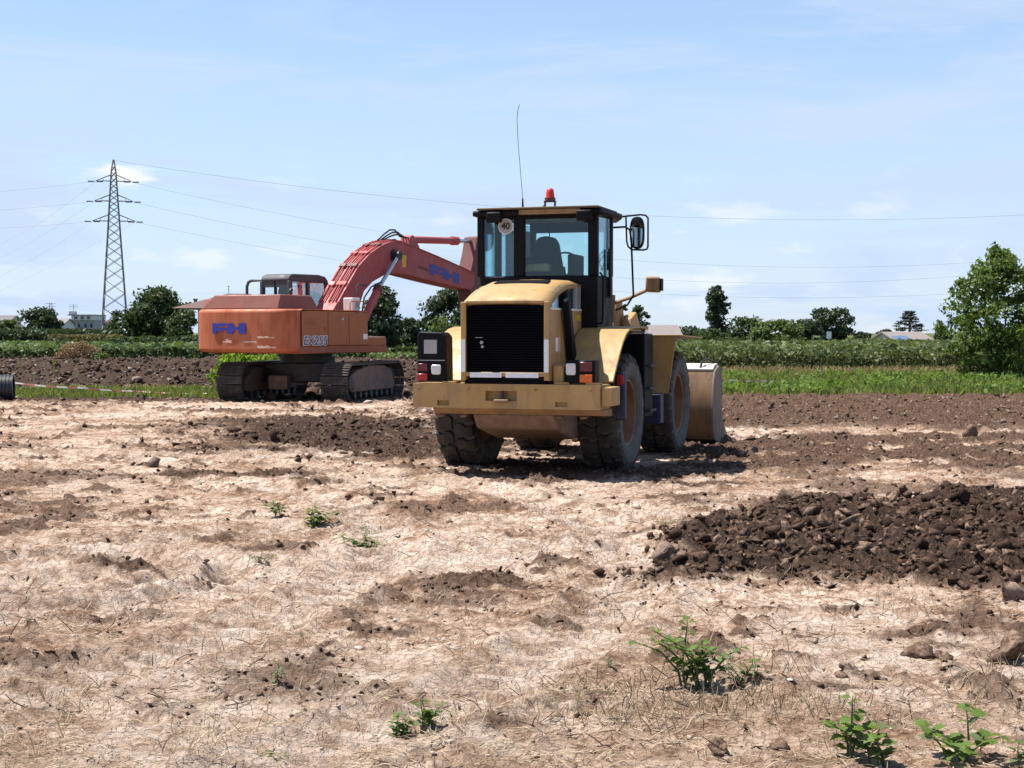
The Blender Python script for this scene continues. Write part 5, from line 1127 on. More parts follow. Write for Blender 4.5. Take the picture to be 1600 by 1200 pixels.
tr_px('broadleaf_tree', 'fan-shaped dark tree with spiky outline on the horizon at right', 1302, 481, 62, 190, 'leaf_far', shape='fan', trunk=.08, clumps=85, per=50, ls=.20, seed=40, group=G1, csp=.15)
# cedar with flat layers
d = 240; cr = empty('cedar_tree', (gx(1420, d), d, 0)); tag(cr, 'flat-layered cedar standing behind the far house at right', 'tree', G1)
r = np.random.default_rng(41); h = gz(487, d); Cc = []; Sp = []
for k in range(9):
    t = k / 8; zz = h * (.42 + .56 * t); half = (1 - t) * 2.7 + .35
    for j in range(7):
        a = r.uniform(0, 6.28); Cc.append((math.cos(a) * half * r.uniform(.3, .95), math.sin(a) * half * r.uniform(.3, .95), zz + r.normal(0, .06))); Sp.append((.75, .75, .14))
V, F = leaves(np.array(Cc), r.integers(30, 60, len(Cc)), np.array(Sp), .17, r, up=1.5); np_mesh('crown', V, F, 'leaf_conifer', cr)
G().tube([(0, 0, -.2), (.1, 0, h*.5), (0, 0, h*.97)], [.28, .2, .04], 8).build('trunk', 'bark', cr, smooth=60)
# the big walnut at the right edge
d = 53; wt_ = tree('walnut_tree', 'big leafy green tree reaching the ground at the right edge of the photo', gx(1562, d), d, gz(390, d), 168/2400*d, 'leaf_walnut', shape='oval', trunk=.03, clumps=135, per=95, ls=.078, seed=50, csp=.12, tr=.09)
r = np.random.default_rng(52); n_ = 46; a_ = r.uniform(0, 6.283, n_); t_ = r.uniform(.25, 1.02, n_); hh_ = gz(390, d); w_r = 168/2400*d/2
rad_ = np.array([SH['oval'](min(.98, q)) for q in t_]) * w_r * r.uniform(.95, 1.22, n_)
V, F = leaves(np.stack([rad_*np.cos(a_), rad_*np.sin(a_), t_ * hh_], -1), r.integers(25, 60, n_), np.tile(np.array([[.20, .20, .26]]), (n_, 1)), .075, r); np_mesh('outer_shoots', V, F, 'leaf_walnut', wt_)
# extra leader shoots give the ragged top
# --- crop field at left (beans), hedge rows
def leafmass(name, label, pts_fn, n, ls, mat, seed, cat, up=.5, aspect=.6, kind='stuff'):
    r = np.random.default_rng(seed); P = pts_fn(n, r); m = len(P)
    V, F = leaves(P, np.ones(m, int), np.full((m, 3), .01), ls, r, up=up, aspect=aspect)
    o = np_mesh(name, V, F, mat); tag(o, label, cat, kind=kind); return o
def crop_front(n, r):
    px = r.uniform(-.40, -.025, n); y = 93 + r.random(n) ** 2 * 7; x = px * y
    row = np.abs(((x * .9 + 2*fbm(x*.3, y*.3, 2, 77)) % 1.0) - .5)
    top_ = .78 + .26 * fbm(x * .55, y * .55, 3, 71) + .16 * fbm(x * 2.2, y * 2.2, 2, 73)
    z = top_ * (1 - r.random(n) ** 1.6 * .98); return np.stack([x, y + .25 * np.sin(x * 5), z], -1)
leafmass('bean_crop', 'dense green leafy crop bordering the ploughed field at left', crop_front, 26000, .13, 'leaf_crop', 61, 'crop')
def crop_top(n, r):
    y = np.exp(r.uniform(np.log(99), np.log(300), n)); x = r.uniform(-.40, -.02, n) * y
    return np.stack([x, y, .83 + .17 * fbm(x * .35, y * .35, 3, 71) + r.normal(0, .05, n) + (y - 99) * .0006], -1)
leafmass('far_crop', 'green crop field receding to the horizon at left', crop_top, 16000, .32, 'leaf_crop', 62, 'crop', up=2.0)
def row_at(d, px0, px1, h0, hv, depth, seed_, w=.35):
    def f(n, r):
        y = d + r.random(n) * depth; x = r.uniform((px0 - 800) / 2400, (px1 - 800) / 2400, n) * d
        t_ = h0 + hv * fbm(x * w, y * .2, 3, seed_) + .10 * fbm(x * 2.2, y, 2, seed_ + 3); return np.stack([x, y, t_ * (1 - r.random(n) ** 1.5)], -1)
    return f
leafmass('hedge_row', 'dark hedge row behind the crop at the far left', row_at(140, -60, 175, 1.95, .35, 5, 81), 6000, .22, 'leaf_far', 63, 'hedge')
leafmass('hedge_row', 'green hedge row in front of the large tree beside the pylon', row_at(120, 165, 420, 1.35, .25, 4, 83), 6000, .18, 'leaf_oak', 64, 'hedge')
leafmass('hedge_row', 'yellowish scrub strip in front of the far white building', row_at(132, 70, 165, 1.55, .2, 6, 85), 3000, .18, 'leaf_olive', 65, 'hedge')
def hedge_r(n, r):
    y = 72 + r.random(n) ** 1.5 * 9; x = r.uniform(.085, .40, n) * y
    t_ = .62 + .55 * np.clip(fbm(x * .28, y * .25, 3, 87) + .25, -.3, 1) + .45 * np.clip(fbm(x * .9, y * .9, 2, 88), -.35, 1)
    gap = fbm(x * .6, y * .1, 2, 89); u = r.random(n); z = t_ * (1 - u ** 1.4 * (.96 if True else 1))
    k = (z > .25 + .35 * np.clip(gap, 0, 1)) | (r.random(n) < .25); return np.stack([x, y, z], -1)[k]
leafmass('hedge_row', 'long leafy hedge behind the grass strip at right', hedge_r, 24000, .115, 'leaf_hedge', 66, 'hedge')
def far_r(n, r):
    y = np.exp(r.uniform(np.log(80), np.log(260), n)); x = r.uniform(.03, .40, n) * y
    return np.stack([x, y, .72 + .25 * fbm(x * .3, y * .2, 3, 87) + r.normal(0, .07, n)], -1)
leafmass('far_field', 'green field behind the hedge at right receding to the horizon', far_r, 14000, .30, 'leaf_hedge', 67, 'crop', up=2.0)
# bank between the excavator and the loader
leafmass('grass_bank', 'pale green grassy bank between the excavator and the loader', row_at(88, 575, 760, .55, .25, 22, 90), 5000, .16, 'leaf_light', 68, 'grass', up=1.5)
# --- dry scrub on the ploughed field
def scrub(n, r):
    a = r.normal(size=(n, 3)); a /= np.linalg.norm(a, axis=1)[:, None]; q = a * r.random((n, 1)) ** .4 * np.array([1.35, .9, 1.25]) ; q[:, 2] = np.abs(q[:, 2])
    return q * (1 + .25 * fbm(q[:, :1] * 2, q[:, 2:] * 2, 2, 5)) + np.array([gx(122, 86), 86, .05])
leafmass('dry_scrub', 'brown dry scrub mound at the edge of the crop field', scrub, 5200, .075, 'scrub_brown', 69, 'shrub', aspect=.35, kind=None)
def scrub2(n, r): return scrub(n, r) * np.array([.4, 1, .55]) + np.array([gx(150, 85) - .4 * gx(122, 86), 0, 0])
leafmass('green_weed_clump', 'small green weed clump right at the foot of the dry scrub mound', scrub2, 600, .08, 'leaf_light', 70, 'weed', kind=None)
# --- lime bush behind the excavator's tracks
r = np.random.default_rng(71); d = 44.5; lb_ = empty('leafy_bush', (gx(396, d), d, 0)); tag(lb_, 'bright lime green bush showing under the excavator counterweight', 'bush')
Cc = np.stack([r.uniform(-1.12, 1.0, 46), r.uniform(-.5, .5, 46), r.uniform(.25, .98, 46)], -1)
V, F = leaves(Cc, r.integers(30, 60, 46), np.full((46, 3), .26), .085, r, aspect=.75); np_mesh('crown', V, F, 'leaf_lime', lb_)
g = G()
for k in range(7): g.tube([(r.uniform(-.6, .6), 0, -.05), (r.uniform(-.9, .9), r.uniform(-.2, .2), .9)], [.02, .008], 5)
g.build('stems', 'stem_brown', lb_)

# ------------------------------------------------------------------ grass strips
def blades(name, label, x, y, hgt, wid, mat, seed, lean=.35):
    r = np.random.default_rng(seed); n = len(x); z = height(x, y); a = r.uniform(0, 6.283, n); la = r.uniform(0, 6.283, n); ll = hgt * r.uniform(.05, lean*2, n)
    B = np.stack([x, y, z - .02], -1); s_ = np.stack([np.cos(a), np.sin(a), np.zeros(n)], -1) * (wid * r.uniform(.6, 1.4, n))[:, None]
    tip = B + np.stack([np.cos(la)*ll, np.sin(la)*ll, hgt], -1); mid = (B + tip) / 2 + np.stack([np.cos(la)*ll*-.15, np.sin(la)*ll*-.15, hgt*.08], -1)
    V = np.stack([B - s_, B + s_, mid + s_*.8, tip, mid - s_*.8], 1)
    F = (np.arange(n)*5)[:, None] + np.array([[0, 1, 2, 3, 4]])
    o = np_mesh(name, V.reshape(-1, 3), F, mat); tag(o, label, 'grass', kind='stuff'); return o
r = np.random.default_rng(80)
n = 26000; y = np.exp(r.uniform(np.log(40.2), np.log(64), n)); x = r.uniform(.105, .40, n) * y; c_ = fbm(x * .5, y * .3, 3, 93); gm = masks(x, y)[1]
k = (gm > .35) & (r.random(n) < .62 + .6 * c_); x, y, c_ = x[k], y[k], c_[k]
blades('grass_strip', 'strip of green grass and weeds between the tilled soil and the hedge at right', x, y, (.16 + .22 * np.clip(c_ + .35, 0, 1)) * r.uniform(.6, 1.4, len(x)), .028, 'grass_green', 81)
n = 2600; y = r.uniform(41, 60, n); x = r.uniform(.12, .40, n) * y; c_ = fbm(x * .35, y * .22, 3, 97); k = (c_ > .10) & (masks(x, y)[1] > .4); x, y = x[k], y[k]; z = height(x, y)
V, F = leaves(np.stack([x, y, z + .22], -1), np.full(len(x), 6), np.tile(np.array([[.22, .22, .20]]), (len(x), 1)), .075, r); tag(np_mesh('broadleaf_weeds', V, F, 'leaf_weed'), 'broadleaf weeds growing in the grass strip at right', 'weed', kind='stuff')
n = 9000; y = r.uniform(39.6, 46.8, n); x = r.uniform(-.40, -.165, n) * y; k = masks(x, y)[1] > .3; x, y = x[k], y[k]
blades('grass_verge', 'strip of short green weeds in front of the ploughed field at left', x, y, .17 * r.uniform(.4, 1.5, len(x)), .028, 'grass_green', 82)
n = 9000; y = r.uniform(60, 74, n); x = r.uniform(.075, .40, n) * y; k = fbm(x * .4, y * .25, 3, 99) > -.15; x, y = x[k], y[k]
blades('dry_grass', 'dry straw coloured grass in front of the hedge at right', x, y, .20 * r.uniform(.4, 1.5, len(x)), .035, 'grass_dry', 83)
n = 2500; y = r.uniform(47, 92, n); x = r.uniform(-.40, -.02, n) * y; k = fbm(x * .5, y * .3, 3, 103) > .32; x, y = x[k], y[k]
blades('field_weeds', 'sparse green weeds between the clods of the ploughed field', x, y, .28 * r.uniform(.5, 1.4, len(x)), .04, 'grass_green', 84)

# ================================================================== buildings
def building(name, label, x, y, w, dpt, h, wall, rot=0, cat='house'):
    o = empty(name, (x, y, 0), rot); tag(o, label, cat); return o
def gable(root, w, dp, h, rise, mat, over=.3, along='x'):
    g = G()
    if along == 'x': g.prism([(-dp/2 - over, h - .1), (0, h + rise), (dp/2 + over, h - .1), (dp/2 + over, h + .05), (0, h + rise + .16), (-dp/2 - over, h + .05)], 'X', -w/2 - over, w/2 + over)
    else: g.prism([(-w/2 - over, h - .1), (0, h + rise), (w/2 + over, h - .1), (w/2 + over, h + .05), (0, h + rise + .16), (-w/2 - over, h + .05)], 'Y', -dp/2 - over, dp/2 + over)
    return g.build('roof', mat, root)
def wallbox(root, w, dp, h, rise, mat, along='x'):
    g = G()
    if along == 'x': g.prism([(-dp/2, -.3), (-dp/2, h), (0, h + rise), (dp/2, h), (dp/2, -.3)], 'X', -w/2, w/2)
    else: g.prism([(-w/2, -.3), (-w/2, h), (0, h + rise), (w/2, h), (w/2, -.3)], 'Y', -dp/2, dp/2)
    return g.build('wall', mat, root)
def window(root, x, y, z, w, h):
    o = G().box(x - w/2, x + w/2, y - .05, y + .02, z - h/2, z + h/2).build('window', 'window_dark', root)
    G().box(x - w/2 - .1, x + w/2 + .1, y - .10, y + .01, z - h/2 - .12, z - h/2 - .004).build('sill', 'wall_cream', o); return o
d = 300; s = d / 2400
b1 = building('apartment_house', 'far white two-storey house with flat roof left of the lattice pylon', gx(128, d), d, 0, 0, 0, 0)
h1 = gz(493, d); G().box(-20*s, 20*s, 0, 8, -.3, h1 - .9).build('wall', 'wall_grey', b1); G().box(-15*s, 20.5*s, -.4, 8.2, h1 - .9, h1 + .0).build('upper_floor', 'wall_white', b1)
G().box(-20.6*s, 21*s, -.6, 8.4, h1 + .002, h1 + .18).build('roof', 'roof_grey', b1); G().box(-22*s, -16*s, 1, 4, h1 + .185, h1 + .85).build('roof_hut', 'wall_white', b1)
for q in (-8, 2, 12): window(b1, q * s, -.42, h1 - .45, 4.5 * s, .5)
for q in (-14, -4, 6, 15): window(b1, q * s, -.02, h1 - 2.0, 3.5 * s, .8)
g = G().tube([(-17*s, 2, h1 + .8), (-17*s, 2, h1 + 2.2)], .05, 5)
for q in (1.5, 1.8, 2.1): g.tube([(-17*s - .9, 2, h1 + q), (-17*s + .9, 2, h1 + q)], .035, 4)
g.build('roof_antenna', 'far_steel', b1)
for px, py, w, d, mat, rm, lab in ((95, 499, 26, 290, 'wall_white', 'roof_grey', 'far low white house just left of the two-storey house'), (160, 502, 34, 310, 'wall_cream', 'roof_tile', 'far low house at the foot of the lattice pylon'), (10, 494, 30, 300, 'wall_cream', 'roof_dark', 'far low house at the left edge of the photo')):
    s = d / 2400; b = building('house', lab, gx(px, d), d, 0, 0, 0, 0); hh = gz(py, d) - .9
    wallbox(b, w*s, 7, hh, .9, mat); gable(b, w*s, 7, hh, .9, rm)
    for q in (-.25, .25): window(b, q*w*s, -3.52, hh - .9, .9, .9)
# house behind the excavator with wide eaves, chimney and aerial
d = 105; s = d / 2400; b = building('house', 'house with red tiled roof and chimney mostly hidden behind the excavator', gx(374, d), d, 0, 0, 0, 0)
hh = gz(483, d); wallbox(b, 96*s, 7, hh, .05, 'wall_cream')
G().hexa([(-84*s,-4.2,hh),(84*s,-4.2,hh),(84*s,4.2,hh),(-84*s,4.2,hh)], [(-16*s,-.4,hh+1.05),(16*s,-.4,hh+1.05),(16*s,.4,hh+1.05),(-16*s,.4,hh+1.05)]).build('roof', 'roof_tile', b)
G().box(-65*s, -61*s, -1.2, -.9, hh + .1, hh + .60).box(-66*s, -60*s, -1.25, -.85, hh + .601, hh + .68).build('chimney', 'roof_dark', b)
g = G().tube([(-16*s, 0, hh + .9), (-16*s, 0, gz(446, d))], .022, 5); g.tube([(-19*s, 0, gz(448, d)), (-13*s, 0, gz(448, d))], .016, 4); g.tube([(-18*s, 0, gz(452, d)), (-14*s, 0, gz(452, d))], .016, 4); g.build('roof_aerial', 'galvanised', b)
for q in (-.3, 0, .3): window(b, q*106*s, -3.52, hh - .9, .9, 1.1)
# barn behind the loader's front fender
d = 170; s = d / 2400; b = building('barn', 'low barn with grey brown roof just right behind the loader fender', gx(1036, d), d, 0, 0, 0, 0); hh = gz(524, d)
wallbox(b, 50*s, 6, hh, .9, 'wall_cream'); G().hexa([(-27*s,-3.4,hh-.1),(27*s,-3.4,hh-.1),(27*s,3.4,hh-.1),(-27*s,3.4,hh-.1)], [(-25*s,-.2,hh+1.15),(22*s,-.2,hh+1.15),(22*s,.2,hh+1.15),(-25*s,.2,hh+1.15)]).build('roof', 'roof_grey', b)
window(b, -10*s, -3.02, hh - .7, .8, .7); window(b, 10*s, -3.02, hh - .7, .8, .7)
# far house with solar panel
d = 210; s = d / 2400; b = building('house', 'far house with pale roof and solar panel in front of the cedar', gx(1408, d), d, 0, 0, 0, R(12)); b.rotation_euler = (0, 0, R(14))
hh = gz(531, d); wallbox(b, 62*s, 6.5, hh, .95, 'wall_cream'); gable(b, 62*s, 6.5, hh, .95, 'roof_grey')
G().hexa([(-30*s,-3.4,hh+.03),(-4*s,-3.4,hh+.03),(-4*s,-1.9,hh+.49),(-30*s,-1.9,hh+.49)], [(-30*s,-3.42,hh+.11),(-4*s,-3.42,hh+.11),(-4*s,-1.92,hh+.57),(-30*s,-1.92,hh+.57)]).build('solar_panel', 'solar_panel', b)
for q in (-.25, .25): window(b, q*62*s, -3.27, hh - .6, .9, .7)
# striped road sign far off
d = 150; sgn = empty('road_sign', (gx(1295, d), d, 0)); tag(sgn, 'small white sign on a post in front of the fan-shaped tree', 'sign')
G().tube([(0, 0, 0), (0, 0, gz(518, d))], .04, 6).build('post', 'galvanised', sgn); G().box(-.22, .22, -.08, -.045, gz(529, d), gz(518, d)).build('sign_board', 'sticker_white', sgn)

# ================================================================== pylon and lines
D = 267.0; PX = gx(180, D); s = D / 2400
py_ = empty('lattice_pylon', (PX, D, 0), R(12)); tag(py_, 'tall lattice power pylon with three pairs of cross arms at left', 'pylon')
lev = [(0.0, 2.35), (gz(500, D), 2.03), (gz(355, D), .98), (gz(284, D), .50), (gz(268, D), .38), (gz(251, D), .05)]
def hw(z):
    for (a, b), (c_, d_) in zip(lev, lev[1:]):
        if a <= z <= c_: return b + (d_ - b) * (z - a) / (c_ - a)
    return .05
for sx_ in (-1, 1):
    for sy_ in (-1, 1): G().tube([(sx_ * w, sy_ * w, z) for z, w in lev], .115, 5).build('leg', 'far_steel', py_)
zz = [0.0]
while zz[-1] < lev[-1][0] - 1.2: zz.append(zz[-1] + max(1.0, hw(zz[-1]) * 1.35))
zz = [q for q in zz if q < lev[-1][0] - .3]
for a, b in zip(zz, zz[1:]):
    wa, wb_ = hw(a), hw(b)
    for sy_ in (-1, 1):
        for f_ in (1, -1):
            G().tube([(-f_*wa, sy_*wa, a), (f_*wb_, sy_*wb_, b)], .06, 4).build('brace', 'far_steel', py_)
            G().tube([(sy_*wa, -f_*wa, a), (sy_*wb_, f_*wb_, b)], .06, 4).build('brace', 'far_steel', py_)
arms = []
for pyy, half in ((284, 27 * s), (315, 29.5 * s), (346, 32.5 * s)):
    z = gz(pyy, D); w = hw(z)
    for sx_ in (-1, 1):
        g = G()
        for sy_ in (-1, 1):
            g.tube([(sx_*w, sy_*w, z), (sx_*half, 0, z)], .06, 4); g.tube([(sx_*w, sy_*w, z + 1.05), (sx_*half, 0, z)], .06, 4)
        g.tube([(sx_*(w + half)/2, 0, z), (sx_*(w + half)/2, 0, z + .5)], .05, 4)
        ao = g.build('cross_arm', 'far_steel', py_)
        ins = G()
        for dx in (-1, 1):
            for q in range(7): ins.lathe([(-.10, .05), (0, .17), (.05, .05)], 8, 'X', (sx_*half + dx * (.25 + q*.16), 0, z - .12))
        ins.build('insulator', 'dark_steel', ao); arms.append((sx_, PX + sx_*half*math.cos(R(12)), D + sx_*half*math.sin(R(12)), z - .12))
def span(label, P0, E, px1, py1, px2, py2, rad=.023):
    P0 = np.array(P0); E = np.array(E); ts = np.linspace(0, 1, 3001); xy = P0[None, :2] + (E - P0[:2])[None] * ts[:, None]; pxs = 800 + 2400 * xy[:, 0] / xy[:, 1]
    def tz(px, py): i = np.argmin(abs(pxs - px)); return ts[i], CAM_H + (520 - py) / 2400 * xy[i, 1]
    (a, za), (b, zb) = tz(px1, py1), tz(px2, py2)
    k, q = np.linalg.solve(np.array([[a, a*a], [b, b*b]]), np.array([za - P0[2], zb - P0[2]]))
    t = np.linspace(0, 1, 60); pts = [(P0[0] + (E[0]-P0[0])*u, P0[1] + (E[1]-P0[1])*u, P0[2] + k*u + q*u*u) for u in t]
    o = G().tube(pts, rad, 4, cap=False).build('power_line', 'cable'); tag(o, label, 'power line', 'overhead power lines'); return o
R_ = [a for a in arms if a[0] > 0]; L_ = [a for a in arms if a[0] < 0]
def T(a): return a[1:]
span('highest of the three power lines sagging right from the pylon arms', T(R_[0]), (175, 318), 600, 363, 1400, 416)
span('middle of the three power lines sagging right from the pylon arms', T(R_[1]), (175, 318), 560, 387, 1400, 438)
span('lowest of the three power lines sagging right from the pylon arms', T(R_[2]), (175, 318), 500, 402, 1400, 463)
span('thin earth wire running right from the tip of the pylon', (PX, D, lev[-1][0] - .1), (175, 318), 800, 325, 1250, 344, .028)
span('highest nearly level power line leaving the pylon towards the left edge', T(L_[0]), (-110, 215), 80, 293, 5, 300)
span('middle nearly level power line leaving the pylon towards the left edge', T(L_[1]), (-110, 215), 75, 323, 5, 329)
span('lowest nearly level power line leaving the pylon towards the left edge', T(L_[2]), (-110, 215), 70, 353, 5, 357)
span('highest steep power line falling from the pylon to the left edge', T(L_[0]), (-135, 360), 80, 338, 5, 381)
span('second steep power line falling from the pylon to the left edge', T(L_[1]), (-135, 360), 75, 364, 5, 402)
span('third steep power line falling from the pylon to the left edge', T(L_[2]), (-135, 360), 70, 395, 5, 430)
span('lowest steep power line passing behind the pylon to the left edge', T(R_[2]), (-135, 360), 90, 412, 5, 453)
# small far pylon
D2 = 620.0; p2 = empty('lattice_pylon', (gx(80, D2), D2, 0), R(20)); tag(p2, 'tiny distant pylon above the round far tree at left', 'pylon')
h2 = gz(473, D2)
for sx_ in (-1, 1):
    for sy_ in (-1, 1): G().tube([(sx_*1.5, sy_*1.5, 0), (sx_*.4, sy_*.4, h2)], .12, 4).build('leg', 'far_steel', p2)
for q in (.78, .88, .97): G().tube([(-1.9, 0, h2*q), (1.9, 0, h2*q)], .10, 4).build('cross_arm', 'far_steel', p2)
for k in range(8): G().tube([(-1.3 + k*.1, -1.3 + k*.1, h2*k/8), (1.2 - k*.1, -1.2 + k*.1, h2*(k+1)/8)], .07, 4).build('brace', 'far_steel', p2)

# ================================================================== pipe and barrier tape
d = 38.5; g = G(); ra = .36
prof = [(0, ra*.88)]
for k in range(40):
    x0 = -k * .09; prof += [(x0, ra), (x0 - .055, ra), (x0 - .06, ra*.955), (x0 - .088, ra*.955)]
prof += [(-3.6, ra*.88), (-3.6, ra*.84), (0, ra*.84)]
g.lathe([(a - 0.0, b) for a, b in prof], 40, 'X', closed=True)
pi_ = g.build('drain_pipe', 'pipe_black', None, smooth=30, loc=(gx(21, d), d, ra - .02), rot=(0, 0, R(12))); tag(pi_, 'black ribbed plastic drain pipe lying at the left edge', 'pipe'); G().lathe([(-.12, 0), (-.12, ra*.8385), (-.08, ra*.8385), (-.04, ra*.6), (-.02, 0)], 32, 'X').build('pipe_plug', 'pipe_black', pi_, smooth=30)
def tape_run(label, pts):
    g = G(); w = .042; V = []; P = [Vector(q) for q in pts]; fine = []
    for a, b in zip(P, P[1:]):
        L = (b - a).length; m = max(2, int(L / .35))
        for i in range(m): t = i / m; q = a.lerp(b, t); q.z -= .10 * 4 * t * (1 - t) * min(1, L / 6); fine.append(q)
    fine.append(P[-1]); rr_ = random.Random(3)
    for i, q in enumerate(fine):
        tw = .5 + .5 * math.sin(i * .35); V += [(q.x, q.y - .02 * tw, q.z - w/2 * (.45 + .55*tw)), (q.x, q.y + .03*(1-tw), q.z + w/2 * (.45 + .55*tw)), (q.x, q.y + .03*(1-tw) + .003, q.z + w/2 * (.45 + .55*tw)), (q.x, q.y - .02*tw + .003, q.z - w/2 * (.45 + .55*tw))]
    n = len(fine); Fq = [(i*4+j, i*4+(j+1) % 4, (i+1)*4+(j+1) % 4, (i+1)*4+j) for i in range(n-1) for j in range(4)]
    o = g.add(V, Fq).build('barrier_tape', 'barrier_tape'); tag(o, label, 'barrier tape', 'red and white barrier tapes'); return o
def ppt(px, py, d): return (gx(px, d), d, gz(py, d))
tape_run('red and white barrier tape from the drain pipe to the excavator track', [ppt(22, 598, 40.5), ppt(130, 606, 40.8), ppt(210, 611, 41.2), ppt(342, 614, 41.5)])
tape_run('red and white barrier tape above the grass right of the bucket', [ppt(1118, 592, 47), ppt(1200, 595, 48), ppt(1285, 590, 52), ppt(1380, 588, 60)])
for lab, px, py, d in (('thin green stake at the start of the right barrier tape', 1118, 552, 47), ('thin stake holding the right barrier tape in the grass', 1285, 582, 52), ('thin stake holding the left barrier tape by the grass', 210, 605, 41.2)):
    x_, y_, z_ = ppt(px, py, d); o = G().tube([(0, 0, -.1), (.01, 0, z_)], .016, 6).build('stake', 'stake_green', None, loc=(x_, y_, 0)); tag(o, lab, 'stake', 'stakes of the barrier tape')

# ================================================================== foreground weeds
def leaf_mesh(name, lobes, seed):
    r = random.Random(seed); n = 6; V = [(0, 0, 0)]; 
    outl = {0: [.10, .30, .36, .30, .16, .0], 1: [.08, .36, .30, .42, .14, .0], 2: [.06, .20, .23, .20, .10, .0]}[lobes]
    for i in range(n):
        t = (i + 1) / n; y = t; droop = -.22 * t * t; w = outl[i]
        V += [(0, y, droop), (-w, y - .04, droop + .10 * w * 2), (w, y - .04, droop + .10 * w * 2)]
    F = [(0, 1, 2), (0, 3, 1)]
    for i in range(n - 1):
        a = 1 + i * 3; b = a + 3; F += [(a, b, b + 1, a + 1), (a, a + 2, b + 2, b)]
    me = bpy.data.meshes.new(name); me.from_pydata(V, [], F); me.materials.append(M['leaf_weed']); me.shade_smooth(); return me
LEAF = [leaf_mesh('leaf', i, i) for i in range(3)]
LEAF2 = [m_.copy() for m_ in LEAF]
for m_ in LEAF2: m_.materials[0] = M['leaf_weed_dull']
def weed(label, px, py, hpx, wpx, stems, nleaf, ls, seed, kind=1, stem='stem_green', group='weeds on the dirt', low=0.25):
    r = random.Random(seed); d = 4200 / (py - 520); x0, y0 = gx(px, d), d; h = hpx / 2400 * d; w = wpx / 2400 * d
    root = empty('weed_plant', (x0, y0, hz(x0, y0) - .01)); tag(root, label, 'weed', group)
    per_ = max(1, nleaf // stems)
    for k in range(stems):
        hh = h * (1.0 if k == 0 else r.uniform(.45, .9)); bx, by = r.uniform(-.14, .14) * w, r.uniform(-.1, .1) * w; tx = (0.04 if k == 0 else r.uniform(-.62, .62)) * w; ty = r.uniform(-.3, .3) * w
        j1, j2 = r.uniform(-.05, .05) * w, r.uniform(-.06, .06) * w
        pts = [Vector((bx, by, -.03)), Vector((bx + tx*.18 + j1, by + ty*.25, hh*.38)), Vector((bx + tx*.55 + j2, by + ty*.65, hh*.75)), Vector((bx + tx, by + ty, hh*.96))]
        so = G().tube(pts, [.0065*h/.35 + .001, .005*h/.35 + .001, .0035*h/.35 + .0008, .0015], 6).build('stem', stem, root, smooth=60)
        for j in range(per_):
            t = low + (1 - low) * (j + r.random()*.6) / per_; t = min(t, .99); q = t * 3; i = min(2, int(q)); P = pts[i].lerp(pts[i+1], q - i)
            a = j * 2.4 + r.uniform(-.5, .5) + k; L = ls * (1.15 - .5 * t) * r.uniform(.7, 1.25)
            pet = .25 * L; P2 = P + Vector((math.cos(a) * pet, math.sin(a) * pet, pet * .35))
            o = bpy.data.objects.new('leaf', (LEAF2 if r.random() < (.25 if seed in (1, 3, 4, 5) else .6) else LEAF)[r.choice([kind, kind, 2 if kind == 2 else 0])]); C.objects.link(o); o.parent = root; o.location = P2 - Vector((math.cos(a), math.sin(a), .3)) * pet * .6
            o.rotation_euler = (r.uniform(-.25, .75) , r.uniform(-.5, .5), a - math.pi/2); o.scale = (L, L, L)
    return root
weed('bushy leafy weed with a tall middle stem in the right foreground', 1092, 1080, 112, 180, 10, 160, .062, 1, 0)
weed('low leafy weed sprawling right of the tall bushy weed', 1160, 1078, 48, 90, 6, 66, .050, 2, 2)
weed('tall thin-stemmed weed at the bottom edge right of the soil clods', 1338, 1200, 112, 80, 4, 40, .070, 3, 0)
weed('broad-leaved weed at the bottom edge in the middle of three', 1385, 1205, 85, 110, 5, 44, .078, 4, 1)
weed('broad-leaved weed with pointed leaves nearest the bottom right corner', 1512, 1200, 95, 130, 5, 46, .080, 5, 1)
weed('leaf tip of a weed in the very bottom right corner', 1596, 1205, 38, 40, 2, 10, .07, 6, 1)
weed('small dark green weed with two shoots at bottom centre', 622, 1150, 48, 60, 4, 44, .052, 7, 0)
weed('small dark green weed right beside the two-shoot weed at bottom centre', 662, 1150, 50, 50, 4, 40, .052, 8, 0)
weed('tiny creeping green weed at the bottom left of centre', 424, 1182, 16, 48, 4, 24, .028, 9, 2, low=.1)
weed('spindly small weed left of centre on the straw', 430, 1088, 42, 34, 3, 16, .040, 10, 2)
weed('pale green weed, leftmost of the row in the middle distance', 430, 812, 28, 46, 5, 50, .085, 11, 2)
weed('upright weed second in the row in the middle distance', 488, 822, 36, 56, 6, 66, .095, 12, 2)
weed('bright green low weed third in the row in the middle distance', 574, 858, 40, 70, 8, 100, .085, 13, 2, low=.1)
weed('leaning little weed at the right end of the row in the middle distance', 606, 872, 26, 22, 2, 14, .055, 14, 1)
weed('small weed on the left end of the dark heap', 1045, 828, 14, 40, 3, 18, .055, 15, 2)
weed('small thin weed between the ruts and the row of weeds', 408, 878, 24, 40, 4, 24, .045, 16, 2)
weed('tiny weed left of the tall bushy weed', 952, 1055, 24, 20, 2, 10, .035, 17, 2)

